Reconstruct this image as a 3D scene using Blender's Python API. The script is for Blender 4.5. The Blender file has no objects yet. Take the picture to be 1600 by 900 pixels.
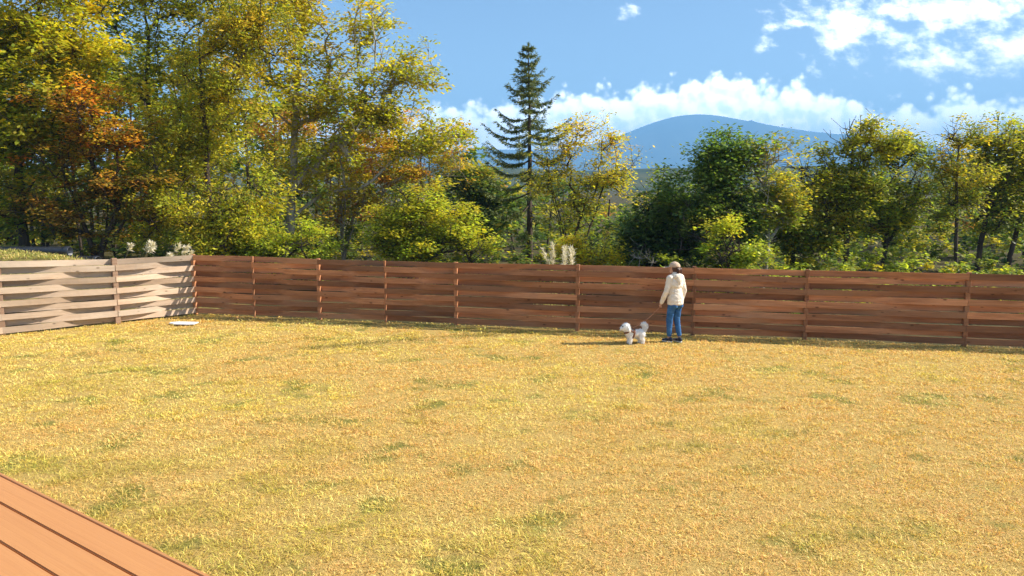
import bpy, bmesh, math, random
import numpy as np
from mathutils import Vector, Matrix, Euler

R = math.radians
sc = bpy.context.scene
col = sc.collection

# ------------------------------------------------------------------ camera
CAM_Z, FPX = 3.07, 1250.0
PITCH = math.atan(158.0 / FPX)
cam_d = bpy.data.cameras.new('camera')
cam_d.sensor_width = 36.0
cam_d.lens = 36.0 * FPX / 1600.0
cam_d.clip_start = 0.1
cam_d.clip_end = 60000.0
cam = bpy.data.objects.new('camera', cam_d)
cam.location = (0, 0, CAM_Z)
cam.rotation_euler = (math.pi / 2 - PITCH, 0, 0)
col.objects.link(cam)
sc.camera = cam

# ------------------------------------------------------------------ light
SUN_EL = R(36.0)
SUN_H = Vector((0.995, 0.10)).normalized()          # towards the sun, on the ground
SUN_V = Vector((SUN_H.x * math.cos(SUN_EL), SUN_H.y * math.cos(SUN_EL), math.sin(SUN_EL)))
sun_d = bpy.data.lights.new('sun', 'SUN')
sun_d.energy = 5.0
sun_d.angle = R(0.5)
sun_d.color = (1.0, 0.93, 0.82)
sun = bpy.data.objects.new('sun', sun_d)
sun.rotation_euler = (-SUN_V).to_track_quat('-Z', 'Y').to_euler()
sun.location = (30, 12, 30)
col.objects.link(sun)

SKY_STRENGTH = 0.075
EXPOSURE = 1.12
CLOUD = 2.1                                      # radiance of a sunlit cloud, before exposure

sc.view_settings.view_transform = 'Standard'
sc.view_settings.look = 'None'
sc.view_settings.gamma = 1.0
sc.view_settings.exposure = EXPOSURE
sc.view_settings.use_curve_mapping = False
sc.render.engine = 'CYCLES'
sc.cycles.use_denoising = True
sc.cycles.denoiser = 'OPENIMAGEDENOISE'
sc.cycles.max_bounces = 6
sc.cycles.diffuse_bounces = 3
sc.cycles.glossy_bounces = 2
sc.cycles.transmission_bounces = 4
sc.cycles.transparent_max_bounces = 8
sc.cycles.volume_bounces = 0
sc.cycles.caustics_reflective = False
sc.cycles.caustics_refractive = False
sc.cycles.sample_clamp_indirect = 6.0


# ------------------------------------------------------------------ helpers
def ray(px, py):
    cx, cy = (px - 800) / FPX, -(py - 450) / FPX
    sp, cp = math.sin(PITCH), math.cos(PITCH)
    return Vector((cx, cp + cy * sp, -sp + cy * cp))


def G(px, py, z=0.0):
    """the point on the level z that the photograph shows there"""
    d = ray(px, py)
    t = (z - CAM_Z) / d.z
    return Vector((0, 0, CAM_Z)) + d * t


def P(px, py, Y):
    """the point Y metres out that the photograph shows there"""
    d = ray(px, py)
    return Vector((0, 0, CAM_Z)) + d * (Y / d.y)


def L(r, g, b):
    f = lambda c: ((c / 255 + .055) / 1.055) ** 2.4 if c > 10 else c / 255 / 12.92
    return (f(r), f(g), f(b))


def tag(o, label=None, cat=None, group=None, kind=None):
    for k, v in (('label', label), ('category', cat), ('group', group), ('kind', kind)):
        if v:
            o[k] = v
    return o


def link(name, me, mat=None, parent=None, loc=None, rot=None):
    o = bpy.data.objects.new(name, me)
    col.objects.link(o)
    if me is not None:
        me.name = name
    if mat is not None:
        if not me.materials:
            me.materials.append(mat)
    if parent is not None:
        o.parent = parent
    if loc is not None:
        o.location = loc
    if rot is not None:
        o.rotation_euler = rot
    return o


def empty(name, loc, rz=0.0):
    o = bpy.data.objects.new(name, None)
    o.empty_display_size = 0.2
    o.location = loc
    o.rotation_euler = (0, 0, rz)
    col.objects.link(o)
    return o


def mesh_np(name, v, faces, k, colors=None, smooth=False):
    """v (n,3), faces (m,k) index array"""
    me = bpy.data.meshes.new(name)
    v = np.ascontiguousarray(v, np.float32)
    f = np.ascontiguousarray(faces, np.int32)
    me.vertices.add(len(v))
    me.vertices.foreach_set('co', v.ravel())
    me.loops.add(f.size)
    me.loops.foreach_set('vertex_index', f.ravel())
    me.polygons.add(len(f))
    me.polygons.foreach_set('loop_start', np.arange(0, f.size, k, dtype=np.int32))
    if smooth:
        me.polygons.foreach_set('use_smooth', np.ones(len(f), bool))
    if colors is not None:
        a = me.color_attributes.new('Col', 'FLOAT_COLOR', 'POINT')
        c = np.ones((len(v), 4), np.float32)
        c[:, :3] = colors
        a.data.foreach_set('color', c.ravel())
    me.update(calc_edges=True)
    return me


def mesh_bm(name, bm, smooth=False):
    me = bpy.data.meshes.new(name)
    bm.to_mesh(me)
    bm.free()
    if smooth:
        for p in me.polygons:
            p.use_smooth = True
    return me


def vnoise(x, y, seed=0, scale=1.0, octaves=3):
    """2-D value noise, 0..1, vectorised"""
    x, y = np.asarray(x, float) / scale, np.asarray(y, float) / scale
    out, amp, tot = 0, 1.0, 0
    for o in range(octaves):
        xi, yi = np.floor(x).astype(np.int64), np.floor(y).astype(np.int64)
        fx, fy = x - xi, y - yi
        fx, fy = fx * fx * (3 - 2 * fx), fy * fy * (3 - 2 * fy)

        def h(a, b):
            n = (a * 374761393 + b * 668265263 + (seed + o * 17) * 982451653) & 0xffffffff
            n = ((n ^ (n >> 13)) * 1274126177) & 0xffffffff
            return ((n ^ (n >> 16)) & 0xffff) / 65535.0
        v = (h(xi, yi) * (1 - fx) + h(xi + 1, yi) * fx) * (1 - fy) + (h(xi, yi + 1) * (1 - fx) + h(xi + 1, yi + 1) * fx) * fy
        out = out + v * amp
        tot += amp
        amp *= .5
        x, y = x * 2.03 + 7.1, y * 2.03 + 3.7
    return out / tot


# ------------------------------------------------------------------ node helpers
class NT:
    def __init__(self, tree):
        self.t = tree

    def n(self, typ, **kw):
        nd = self.t.nodes.new(typ)
        for k, v in kw.items():
            setattr(nd, k, v)
        return nd

    def put(self, sock, v):
        if isinstance(v, bpy.types.NodeSocket):
            self.t.links.new(v, sock)
        elif v is not None:
            sock.default_value = v

    def m(self, op, a, b=None, c=None, clamp=False):
        nd = self.n('ShaderNodeMath', operation=op, use_clamp=clamp)
        self.put(nd.inputs[0], a)
        if b is not None:
            self.put(nd.inputs[1], b)
        if c is not None:
            self.put(nd.inputs[2], c)
        return nd.outputs[0]

    def vm(self, op, a, b=None):
        nd = self.n('ShaderNodeVectorMath', operation=op)
        self.put(nd.inputs[0], a)
        if b is not None:
            self.put(nd.inputs[1], b)
        return nd.outputs[0]

    def ss(self, v, lo, hi):
        nd = self.n('ShaderNodeMapRange', interpolation_type='SMOOTHSTEP')
        self.put(nd.inputs[0], v)
        self.put(nd.inputs[1], lo)
        self.put(nd.inputs[2], hi)
        return nd.outputs[0]

    def mix(self, f, a, b, blend='MIX'):
        nd = self.n('ShaderNodeMix', data_type='RGBA', blend_type=blend)
        self.put(nd.inputs[0], f)
        for i, v in ((6, a), (7, b)):
            if isinstance(v, tuple) and len(v) == 3:
                v = (*v, 1)
            self.put(nd.inputs[i], v)
        return nd.outputs[2]

    def noise(self, vec, scale, detail=4, rough=.5, dist=0.0, dim='3D'):
        nd = self.n('ShaderNodeTexNoise', noise_dimensions=dim)
        if vec is not None:
            self.put(nd.inputs['Vector'], vec)
        nd.inputs['Scale'].default_value = scale
        nd.inputs['Detail'].default_value = detail
        nd.inputs['Roughness'].default_value = rough
        nd.inputs['Distortion'].default_value = dist
        return nd.outputs['Fac']

    def ramp(self, f, stops, interp='LINEAR'):
        nd = self.n('ShaderNodeValToRGB')
        cr = nd.color_ramp
        cr.interpolation = interp
        while len(cr.elements) < len(stops):
            cr.elements.new(0.5)
        for e, (p, c) in zip(cr.elements, stops):
            e.position = p
            e.color = (*c, 1) if len(c) == 3 else c
        self.put(nd.inputs[0], f)
        return nd.outputs[0]

    def comb(self, x, y, z):
        nd = self.n('ShaderNodeCombineXYZ')
        for i, v in enumerate((x, y, z)):
            self.put(nd.inputs[i], v)
        return nd.outputs[0]


def material(name, rough=.7, spec=.3):
    m = bpy.data.materials.new(name)
    m.use_nodes = True
    t = NT(m.node_tree)
    b = m.node_tree.nodes['Principled BSDF']
    b.inputs['Roughness'].default_value = rough
    b.inputs['Specular IOR Level'].default_value = spec
    return m, t, b


def bump(t, b, h, strength=.3, dist=.01):
    nd = t.n('ShaderNodeBump')
    nd.inputs['Strength'].default_value = strength
    nd.inputs['Distance'].default_value = dist
    t.put(nd.inputs['Height'], h)
    t.put(b.inputs['Normal'], nd.outputs[0])


# ------------------------------------------------------------------ sky
def build_world():
    w = bpy.data.worlds.new('World')
    sc.world = w
    w.use_nodes = True
    w.cycles.sampling_method = 'MANUAL'
    w.cycles.sample_map_resolution = 256
    t = NT(w.node_tree)
    bg = w.node_tree.nodes['Background']
    sky = t.n('ShaderNodeTexSky', sky_type='NISHITA')
    sky.sun_disc = False
    sky.sun_elevation = SUN_EL
    sky.sun_rotation = math.atan2(SUN_H.x, SUN_H.y)
    sky.altitude = 900
    sky.air_density = 1.0
    sky.dust_density = 0.7
    sky.ozone_density = 2.0
    tc = t.n('ShaderNodeTexCoord')
    sep = t.n('ShaderNodeSeparateXYZ')
    t.put(sep.inputs[0], tc.outputs['Generated'])
    x, y, z = sep.outputs
    D = 180 / math.pi
    az = t.m('MULTIPLY', t.m('ARCTAN2', x, y), D)                 # degrees, 0 = straight out, + to the right
    el = t.m('MULTIPLY', t.m('ARCSINE', z), D)

    def ae(px, py):
        d = ray(px, py).normalized()
        return math.degrees(math.atan2(d.x, d.y)), math.degrees(math.asin(d.z))
    vec = t.comb(az, el, 0.0)
    # a slightly displaced lookup so that edges billow
    fine = t.noise(vec, .75, 5, .56, 0.0, '2D')
    vo = t.n('ShaderNodeTexVoronoi', feature='F1', voronoi_dimensions='2D')
    t.put(vo.inputs['Vector'], vec)
    vo.inputs['Scale'].default_value = .62
    vo.inputs['Detail'].default_value = 2.0
    vo.inputs['Roughness'].default_value = .6
    puff = t.m('SUBTRACT', 1.0, vo.outputs['Distance'])
    # cloud bank along the horizon: height of its top over azimuth
    prof = [(-400, 180), (0, 170), (500, 178), (690, 165), (745, 158), (800, 158), (870, 142), (930, 142), (985, 132), (1060, 128), (1110, 114),
            (1150, 110), (1200, 122), (1270, 134), (1320, 140), (1350, 158), (1385, 162), (1420, 166), (1450, 156), (1480, 146), (1520, 142),
            (1570, 156), (1640, 160), (1900, 140), (2300, 170)]
    stops = []
    for px, py in prof:
        a, e = ae(px, py)
        stops.append(((a + 60) / 120, ((e + .35) / 14,) * 3))
    top = t.m('MULTIPLY', t.ramp(t.m('DIVIDE', t.m('ADD', az, 60.0), 120.0), stops), 14.0)
    wob = t.m('ADD', t.m('MULTIPLY', t.m('SUBTRACT', puff, .55), 1.35), t.m('MULTIPLY', t.m('SUBTRACT', fine, .5), 1.15))
    d1 = t.m('ADD', t.m('SUBTRACT', top, el), wob)
    bank = t.ss(d1, -.25, .75)
    # thin lower edge where the bank breaks up into haze
    # scattered fair-weather clouds higher up
    blobs = [(1335, 42, 72, 46), (1395, 10, 150, 26), (1560, 2, 120, 32), (1470, 72, 80, 38), (1560, 74, 95, 38), (990, 22, 44, 18, -.35), (1188, 73, 26, 15, -.3),
             (1310, 60, 40, 22), (1700, 40, 120, 60), (1255, 38, 50, 8)]
    mx = None
    for (px, py, rx, ry, *pk) in blobs:
        a, e = ae(px, py)
        ra, re = math.degrees(rx / FPX), math.degrees(ry / FPX)
        q = t.m('ADD', t.m('POWER', t.m('ABSOLUTE', t.m('DIVIDE', t.m('SUBTRACT', az, a), ra)), 2.0),
                t.m('POWER', t.m('ABSOLUTE', t.m('DIVIDE', t.m('SUBTRACT', el, e), re)), 2.0))
        q = t.m('SUBTRACT', pk[0] if pk else .8, q)
        mx = q if mx is None else t.m('MAXIMUM', mx, q)
    mx = t.m('MAXIMUM', mx, -2.0)
    # the same kind of cloud goes on, by chance, over the rest of the sky
    d3 = t.noise(tc.outputs['Generated'], 3.2, 3, .5)
    rest = t.m('MULTIPLY', t.m('SUBTRACT', d3, .60), 9.0)
    outside = t.m('MAXIMUM', t.ss(t.m('ABSOLUTE', az), 36.0, 44.0), t.ss(el, 16.0, 22.0))
    rest = t.m('SUBTRACT', rest, t.m('MULTIPLY', t.m('SUBTRACT', 1.0, outside), 4.0))
    wvec = t.comb(t.m('ADD', az, t.m('MULTIPLY', el, .35)), t.m('MULTIPLY', el, 1.5), 3.7)
    wisp = t.noise(wvec, .42, 6, .62, 0.0, '2D')
    d2 = t.m('ADD', t.m('MAXIMUM', mx, rest), t.m('MULTIPLY', t.m('SUBTRACT', wisp, .52), 6.5))
    high = t.m('MULTIPLY', t.ss(d2, -.55, 1.9), .95)
    # light and shade inside the bank: compare with the puffs a little towards the sun
    vo2 = t.n('ShaderNodeTexVoronoi', feature='F1', voronoi_dimensions='2D')
    t.put(vo2.inputs['Vector'], t.vm('ADD', vec, (.35, .45, 0)))
    for k in ('Scale', 'Detail', 'Roughness'):
        vo2.inputs[k].default_value = vo.inputs[k].default_value
    soft = t.noise(t.comb(t.m('MULTIPLY', az, .6), el, 9.0), .55, 4, .55, 0.0, '2D')
    lit = t.m('ADD', t.m('MULTIPLY', t.m('SUBTRACT', vo2.outputs['Distance'], vo.outputs['Distance']), .9), .72)
    lit = t.m('ADD', lit, t.m('MULTIPLY', t.m('SUBTRACT', soft, .5), 1.6))
    lit = t.m('SUBTRACT', lit, t.m('MULTIPLY', t.ss(d1, .8, 4.5), .35))
    lit = t.ss(lit, 0.0, .95)
    ccol = t.mix(lit, (CLOUD * .62, CLOUD * .72, CLOUD * .88), (CLOUD * 1.04, CLOUD * 1.03, CLOUD * 1.0))
    # the same strength for both: cloud radiance is divided by it
    skyc = sky.outputs[0]
    cl = t.vm('SCALE', ccol)
    cl.node.inputs['Scale'].default_value = 1.0 / SKY_STRENGTH
    c1 = t.mix(bank, skyc, cl)
    wl = t.vm('SCALE', t.mix(.35, (CLOUD * .8, CLOUD * .8, CLOUD * .8), ccol))
    wl.node.inputs['Scale'].default_value = 1.0 / SKY_STRENGTH
    c2 = t.mix(high, c1, wl)
    # nothing of the bank below the horizon
    t.put(bg.inputs['Color'], c2)
    bg.inputs['Strength'].default_value = SKY_STRENGTH


build_world()

# ------------------------------------------------------------------ materials
def wood_mat(name, dark, light, knots=True, rough=.75, grain=22, tint=.25, grey=0.0):
    m, t, b = material(name, rough, .2)
    tc = t.n('ShaderNodeTexCoord')
    oi = t.n('ShaderNodeObjectInfo')
    off = t.vm('SCALE', t.comb(oi.outputs['Random'], oi.outputs['Random'], oi.outputs['Random']))
    off.node.inputs['Scale'].default_value = 37.0
    v = t.vm('ADD', tc.outputs['Object'], off)
    st = t.vm('MULTIPLY', v, (1.2, grain, grain))
    g1 = t.noise(st, 1.0, 6, .6, .6)
    g2 = t.noise(t.vm('MULTIPLY', v, (.7, 3, 3)), 1.0, 3, .5)
    f = t.m('ADD', t.m('MULTIPLY', g1, .65), t.m('MULTIPLY', g2, .35))
    c = t.ramp(f, [(.28, dark), (.72, light)])
    # board to board
    rb = t.m('ADD', t.m('MULTIPLY', oi.outputs['Random'], tint * 2), 1 - tint)
    r2 = t.m('FRACT', t.m('MULTIPLY', oi.outputs['Random'], 17.31))
    c = t.mix(t.m('MULTIPLY', t.m('MULTIPLY', r2, t.ss(g2, .3, .7)), grey), c, tuple((x + y) * .5 * k for x, y, k in zip(dark, light, (.72, .98, 1.25))))
    cc = t.vm('SCALE', c)
    t.put(cc.node.inputs['Scale'], rb)
    c = cc
    if knots:
        vo = t.n('ShaderNodeTexVoronoi')
        t.put(vo.inputs['Vector'], t.vm('MULTIPLY', v, (3.0, 7, 7)))
        vo.inputs['Scale'].default_value = 1.0
        k = t.ss(vo.outputs['Distance'], .16, .05)
        c = t.mix(t.m('MULTIPLY', k, .75), c, tuple(x * .3 for x in dark))
    t.put(b.inputs['Base Color'], c)
    bump(t, b, g1, .35, .004)
    return m


M_fence = wood_mat('stained_fence_wood', (.21, .082, .035), (.56, .25, .112), tint=.45, grey=.7)
M_fence_pale = wood_mat('weathered_fence_wood', (.36, .245, .16), (.58, .43, .30), grey=.5)
M_post = wood_mat('fence_post_wood', (.22, .13, .08), (.40, .26, .17))
M_deck = wood_mat('deck_wood', L(182, 124, 77), L(195, 138, 86), knots=False, rough=.55, grain=45, tint=.06)


def leaf_mat(name, transl=.5, rough=.45):
    m = bpy.data.materials.new(name)
    m.use_nodes = True
    t = NT(m.node_tree)
    b = m.node_tree.nodes['Principled BSDF']
    out = m.node_tree.nodes['Material Output']
    a = t.n('ShaderNodeAttribute', attribute_name='Col')
    b.inputs['Roughness'].default_value = rough
    b.inputs['Specular IOR Level'].default_value = .35
    t.put(b.inputs['Base Color'], a.outputs['Color'])
    tr = t.n('ShaderNodeBsdfTranslucent')
    hs = t.mix(1.0, a.outputs['Color'], (1.25, 1.3, .7), 'MULTIPLY')
    t.put(tr.inputs['Color'], hs)
    mx = t.n('ShaderNodeMixShader')
    mx.inputs[0].default_value = transl
    t.put(mx.inputs[1], b.outputs[0])
    t.put(mx.inputs[2], tr.outputs[0])
    t.put(out.inputs['Surface'], mx.outputs[0])
    return m


M_leaf = leaf_mat('leaf')
M_needle = leaf_mat('needle', .2, .55)
M_grass = leaf_mat('dry_grass', .3, .6)
M_plume = leaf_mat('plume', .25, .8)
M_fur = leaf_mat('fur', 0.0, .9)


def bark_mat(name, dark, light):
    m, t, b = material(name, .9, .15)
    tc = t.n('ShaderNodeTexCoord')
    f = t.noise(t.vm('MULTIPLY', tc.outputs['Object'], (9, 9, 2.2)), 1.0, 6, .6, .4)
    t.put(b.inputs['Base Color'], t.ramp(f, [(.3, dark), (.7, light)]))
    bump(t, b, f, .6, .02)
    return m


M_bark = bark_mat('brown_bark', (.035, .026, .02), (.12, .09, .066))
M_bark_pale = bark_mat('pale_grey_bark', (.18, .16, .13), (.46, .42, .35))


def plain(name, c, rough=.7, spec=.3, var=.15, scale=30, bmp=0.0):
    m, t, b = material(name, rough, spec)
    tc = t.n('ShaderNodeTexCoord')
    f = t.noise(tc.outputs['Object'], scale, 4, .6)
    t.put(b.inputs['Base Color'], t.ramp(f, [(.25, tuple(x * (1 - var) for x in c)), (.75, tuple(min(1, x * (1 + var)) for x in c))]))
    if bmp:
        bump(t, b, f, bmp, .01)
    return m


# ------------------------------------------------------------------ ground, lawn, far land
def ground_mat():
    m, t, b = material('forest_floor', .95, .1)
    tc = t.n('ShaderNodeTexCoord')
    f = t.noise(tc.outputs['Object'], 1.3, 8, .65)
    t.put(b.inputs['Base Color'], t.ramp(f, [(.3, (.035, .028, .014)), (.5, (.07, .06, .022)), (.72, (.12, .09, .04))]))
    bump(t, b, f, .6, .1)
    return m


def lawn_mat():
    m, t, b = material('lawn_thatch', .95, .1)
    tc = t.n('ShaderNodeTexCoord')
    v = tc.outputs['Object']
    f = t.noise(v, 60, 6, .7)
    g = t.noise(v, 1.1, 5, .6)
    c = t.ramp(f, [(.34, (.18, .115, .035)), (.52, (.52, .35, .105)), (.7, (.80, .57, .20))])
    c = t.mix(t.ss(g, .52, .68), c, (.2, .19, .04))
    t.put(b.inputs['Base Color'], c)
    bump(t, b, f, .8, .03)
    return m


gr = 14000.0
me = bpy.data.meshes.new('ground')
me.from_pydata([(-gr, -gr, -.004), (gr, -gr, -.004), (gr, gr, -.004), (-gr, gr, -.004)], [], [(0, 1, 2, 3)])
tag(link('ground', me, ground_mat()), kind='structure')

# fence lines from their post feet in the photograph (x of the post, foot y, top y)
LEFT_POSTS = [(4, 524, 408), (184, 506, 405)]
CORNER = (306, 491, 398)
BACK_POSTS = [(398, 496, 401), (500, 499, 405), (603, 504, 408), (713, 508, 410), (902, 517, 414), (1082, 524, 418), (1257, 531, 423), (1506, 541, 427)]


def post_pt(p):
    b = G(p[0], p[1])
    tpt = P(p[0], p[2], b.y)
    return Vector((b.x, b.y, 0)), tpt.z


corner_b, corner_h = post_pt(CORNER)
left = [post_pt(p) for p in LEFT_POSTS]
ldir = (left[0][0] - corner_b).normalized()
left = [(left[0][0] + ldir * 4.4, left[0][1] + .04), (left[0][0] + ldir * 2.2, left[0][1] + .02)] + left + [(corner_b, corner_h)]
back = [(corner_b, corner_h)] + [post_pt(p) for p in BACK_POSTS]
# straighten the back fence a little and carry it on to the right
bdir = (back[-1][0] - corner_b).normalized()
back += [(back[-1][0] + bdir * 2.3, back[-1][1]), (back[-1][0] + bdir * 4.6, back[-1][1])]

# lawn: everything inside the two fences
A0 = left[0][0] + ldir * 8
lawn_poly = [(A0.x, A0.y), (A0.x, -4), (14, -4), (back[-1][0].x + 6, back[-1][0].y - 1.5), (back[-1][0].x, back[-1][0].y), (corner_b.x, corner_b.y)]
bm = bmesh.new()
f = bm.faces.new([bm.verts.new((x, y, 0)) for x, y in lawn_poly])
if f.normal.z < 0:
    f.normal_flip()
bmesh.ops.recalc_face_normals(bm, faces=bm.faces)
tag(link('lawn', mesh_bm('lawn', bm), lawn_mat()), kind='structure')


def terrain(name, prof, Y0, depth, mat, rough_amp, seed, nx=220, ny=40, back_len=None):
    """a ridge whose skyline runs through the photograph's points, Y0 metres out"""
    pts = [P(px, py, Y0) for px, py in prof]
    xs = np.linspace(pts[0].x, pts[-1].x, nx)
    hs = np.interp(xs, [p.x for p in pts], [p.z for p in pts])
    k = np.ones(9) / 9
    hs = np.convolve(np.pad(hs, 4, 'edge'), k, 'valid')
    vs, u = [], np.linspace(-1, 1, ny)
    X, U = np.meshgrid(xs, u)
    H = np.tile(hs, (ny, 1))
    fall = 1 - np.abs(U) ** 1.35
    n = vnoise(X + 5000, U * depth + 9000, seed, depth * .22, 5) - .5
    gul = np.abs(vnoise(X + 900, U * depth * .25 + 3000, seed + 4, depth * .09, 3) - .5)
    Z = H * fall + (n * 2 - gul) * rough_amp * (1 - fall ** 4) * (fall > 0)
    Z[0, :] = Z[-1, :] = -2
    Yv = Y0 + U * depth + n * depth * .1 * np.minimum(1, fall * 3) * 0
    v = np.stack([X, Yv, Z], -1).reshape(-1, 3)
    i = np.arange((ny - 1) * (nx - 1))
    r, c = i // (nx - 1), i % (nx - 1)
    a = r * nx + c
    return mesh_np(name, v, np.stack([a, a + 1, a + nx + 1, a + nx], 1), 4, smooth=True)


def far_mat(name, c1, c2, scale):
    m, t, b = material(name, 1.0, 0.0)
    tc = t.n('ShaderNodeTexCoord')
    f = t.noise(tc.outputs['Object'], scale, 8, .6)
    t.put(b.inputs['Base Color'], t.ramp(f, [(.35, c1), (.65, c2)]))
    return m


MT_Y = 6000.0
mt = terrain('mountain', [(-900, 290), (-300, 275), (200, 262), (500, 246), (690, 236), (790, 233), (860, 236), (930, 226), (975, 211), (1015, 191), (1045, 182), (1075, 178), (1115, 177),
                          (1140, 182), (1165, 191), (1200, 196), (1250, 203), (1290, 208), (1340, 216), (1420, 228), (1550, 246), (1800, 270), (2400, 290)],
             MT_Y, 1500.0, None, 150.0, 3, 320, 90)
tag(link('mountain', mt, far_mat('mountain_forest', (.03, .05, .035), (.075, .085, .06), .004)), kind='structure')
hl = terrain('hill', [(-600, 280), (200, 266), (640, 262), (760, 258), (860, 266), (950, 268), (1010, 262), (1060, 260), (1110, 266), (1250, 258), (1400, 262), (1700, 256), (2200, 280)],
             900.0, 260.0, None, 6.0, 8, 200, 30)
tag(link('hill', hl, far_mat('hill_forest', (.03, .045, .015), (.10, .095, .03), .03)), kind='structure')


def haze_box():
    z1 = max(v.co.z for v in mt.vertices) + 15
    x0, x1, y0, y1, z0 = -8500, 8500, -2500, 7800, -6.0
    bm = bmesh.new()
    bmesh.ops.create_cube(bm, size=1)
    for v in bm.verts:
        v.co = Vector((x0 if v.co.x < 0 else x1, y0 if v.co.y < 0 else y1, z0 if v.co.z < 0 else z1))
    m = bpy.data.materials.new('haze')
    m.use_nodes = True
    nt = m.node_tree
    for n in list(nt.nodes):
        if n.type != 'OUTPUT_MATERIAL':
            nt.nodes.remove(n)
    pv = nt.nodes.new('ShaderNodeVolumePrincipled')
    pv.inputs['Color'].default_value = (.26, .58, 1.0, 1)
    pv.inputs['Density'].default_value = HAZE
    pv.inputs['Anisotropy'].default_value = 0.0
    nt.links.new(pv.outputs[0], nt.nodes['Material Output'].inputs['Volume'])
    o = link('haze', mesh_bm('haze', bm), m)
    tag(o, kind='stuff', label='pale blue air that veils the far mountain')


HAZE = 0.00032
haze_box()

# ------------------------------------------------------------------ deck
def box_mesh(name, lx, ly, lz, bevel=.004, seg=1):
    bm = bmesh.new()
    bmesh.ops.create_cube(bm, size=1)
    for v in bm.verts:
        v.co = Vector((v.co.x * lx, v.co.y * ly, v.co.z * lz))
    if bevel:
        bmesh.ops.bevel(bm, geom=list(bm.edges), offset=bevel, segments=seg, affect='EDGES')
    return mesh_bm(name, bm)


def build_deck():
    zt = CAM_Z - 1.6
    e0, e1 = G(0, 737, zt), G(332, 900, zt)
    d = (e1 - e0).normalized()
    nrm = Vector((d.y, -d.x, 0))                       # towards the house
    if nrm.y > 0:
        nrm = -nrm
    root = empty('wooden_deck', (e0.x, e0.y, 0), math.atan2(d.y, d.x))
    tag(root, 'raised orange-brown timber deck at the edge of the lawn', 'deck')
    inv = Euler((0, 0, -math.atan2(d.y, d.x))).to_matrix()
    ln = inv @ nrm
    sgn = 1 if ln.y > 0 else -1
    s2, s3 = G(0, 785, zt), G(0, 846, zt)
    w1 = abs((s2 - e0).dot(nrm))
    w2 = abs((s3 - s2).dot(nrm))
    Lg = 9.0
    x_mid = .6
    edge = box_mesh('edge_trim', Lg, .022, .13, .004)
    link('edge_trim', edge, M_deck, root, (x_mid, sgn * .011, zt - .066))
    y = .027
    widths = [w1 - .03, w2 - .007] + [w2 - .007] * 9
    for i, w in enumerate(widths):
        me_ = box_mesh('plank', Lg, w, .03, .005, 2)
        link('plank', me_, M_deck, root, (x_mid, sgn * (y + w / 2), zt - .015))
        y += w + .007
    jm = box_mesh('joist', .05, y - .05, .12, .003)
    jmat = plain('joist_wood', (.16, .09, .05))
    for k in range(8):
        link('joist', jm, jmat, root, (x_mid - Lg / 2 + .4 + k * 1.17, sgn * (y / 2 + .01), zt - .0925))
    pm = box_mesh('post', .1, .1, zt - .155, .004)
    for k in range(4):
        for yy in (.25, y - .25):
            link('post', pm, jmat, root, (x_mid - Lg / 2 + .5 + k * 2.6, sgn * yy, (zt - .155) / 2))


build_deck()


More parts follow.
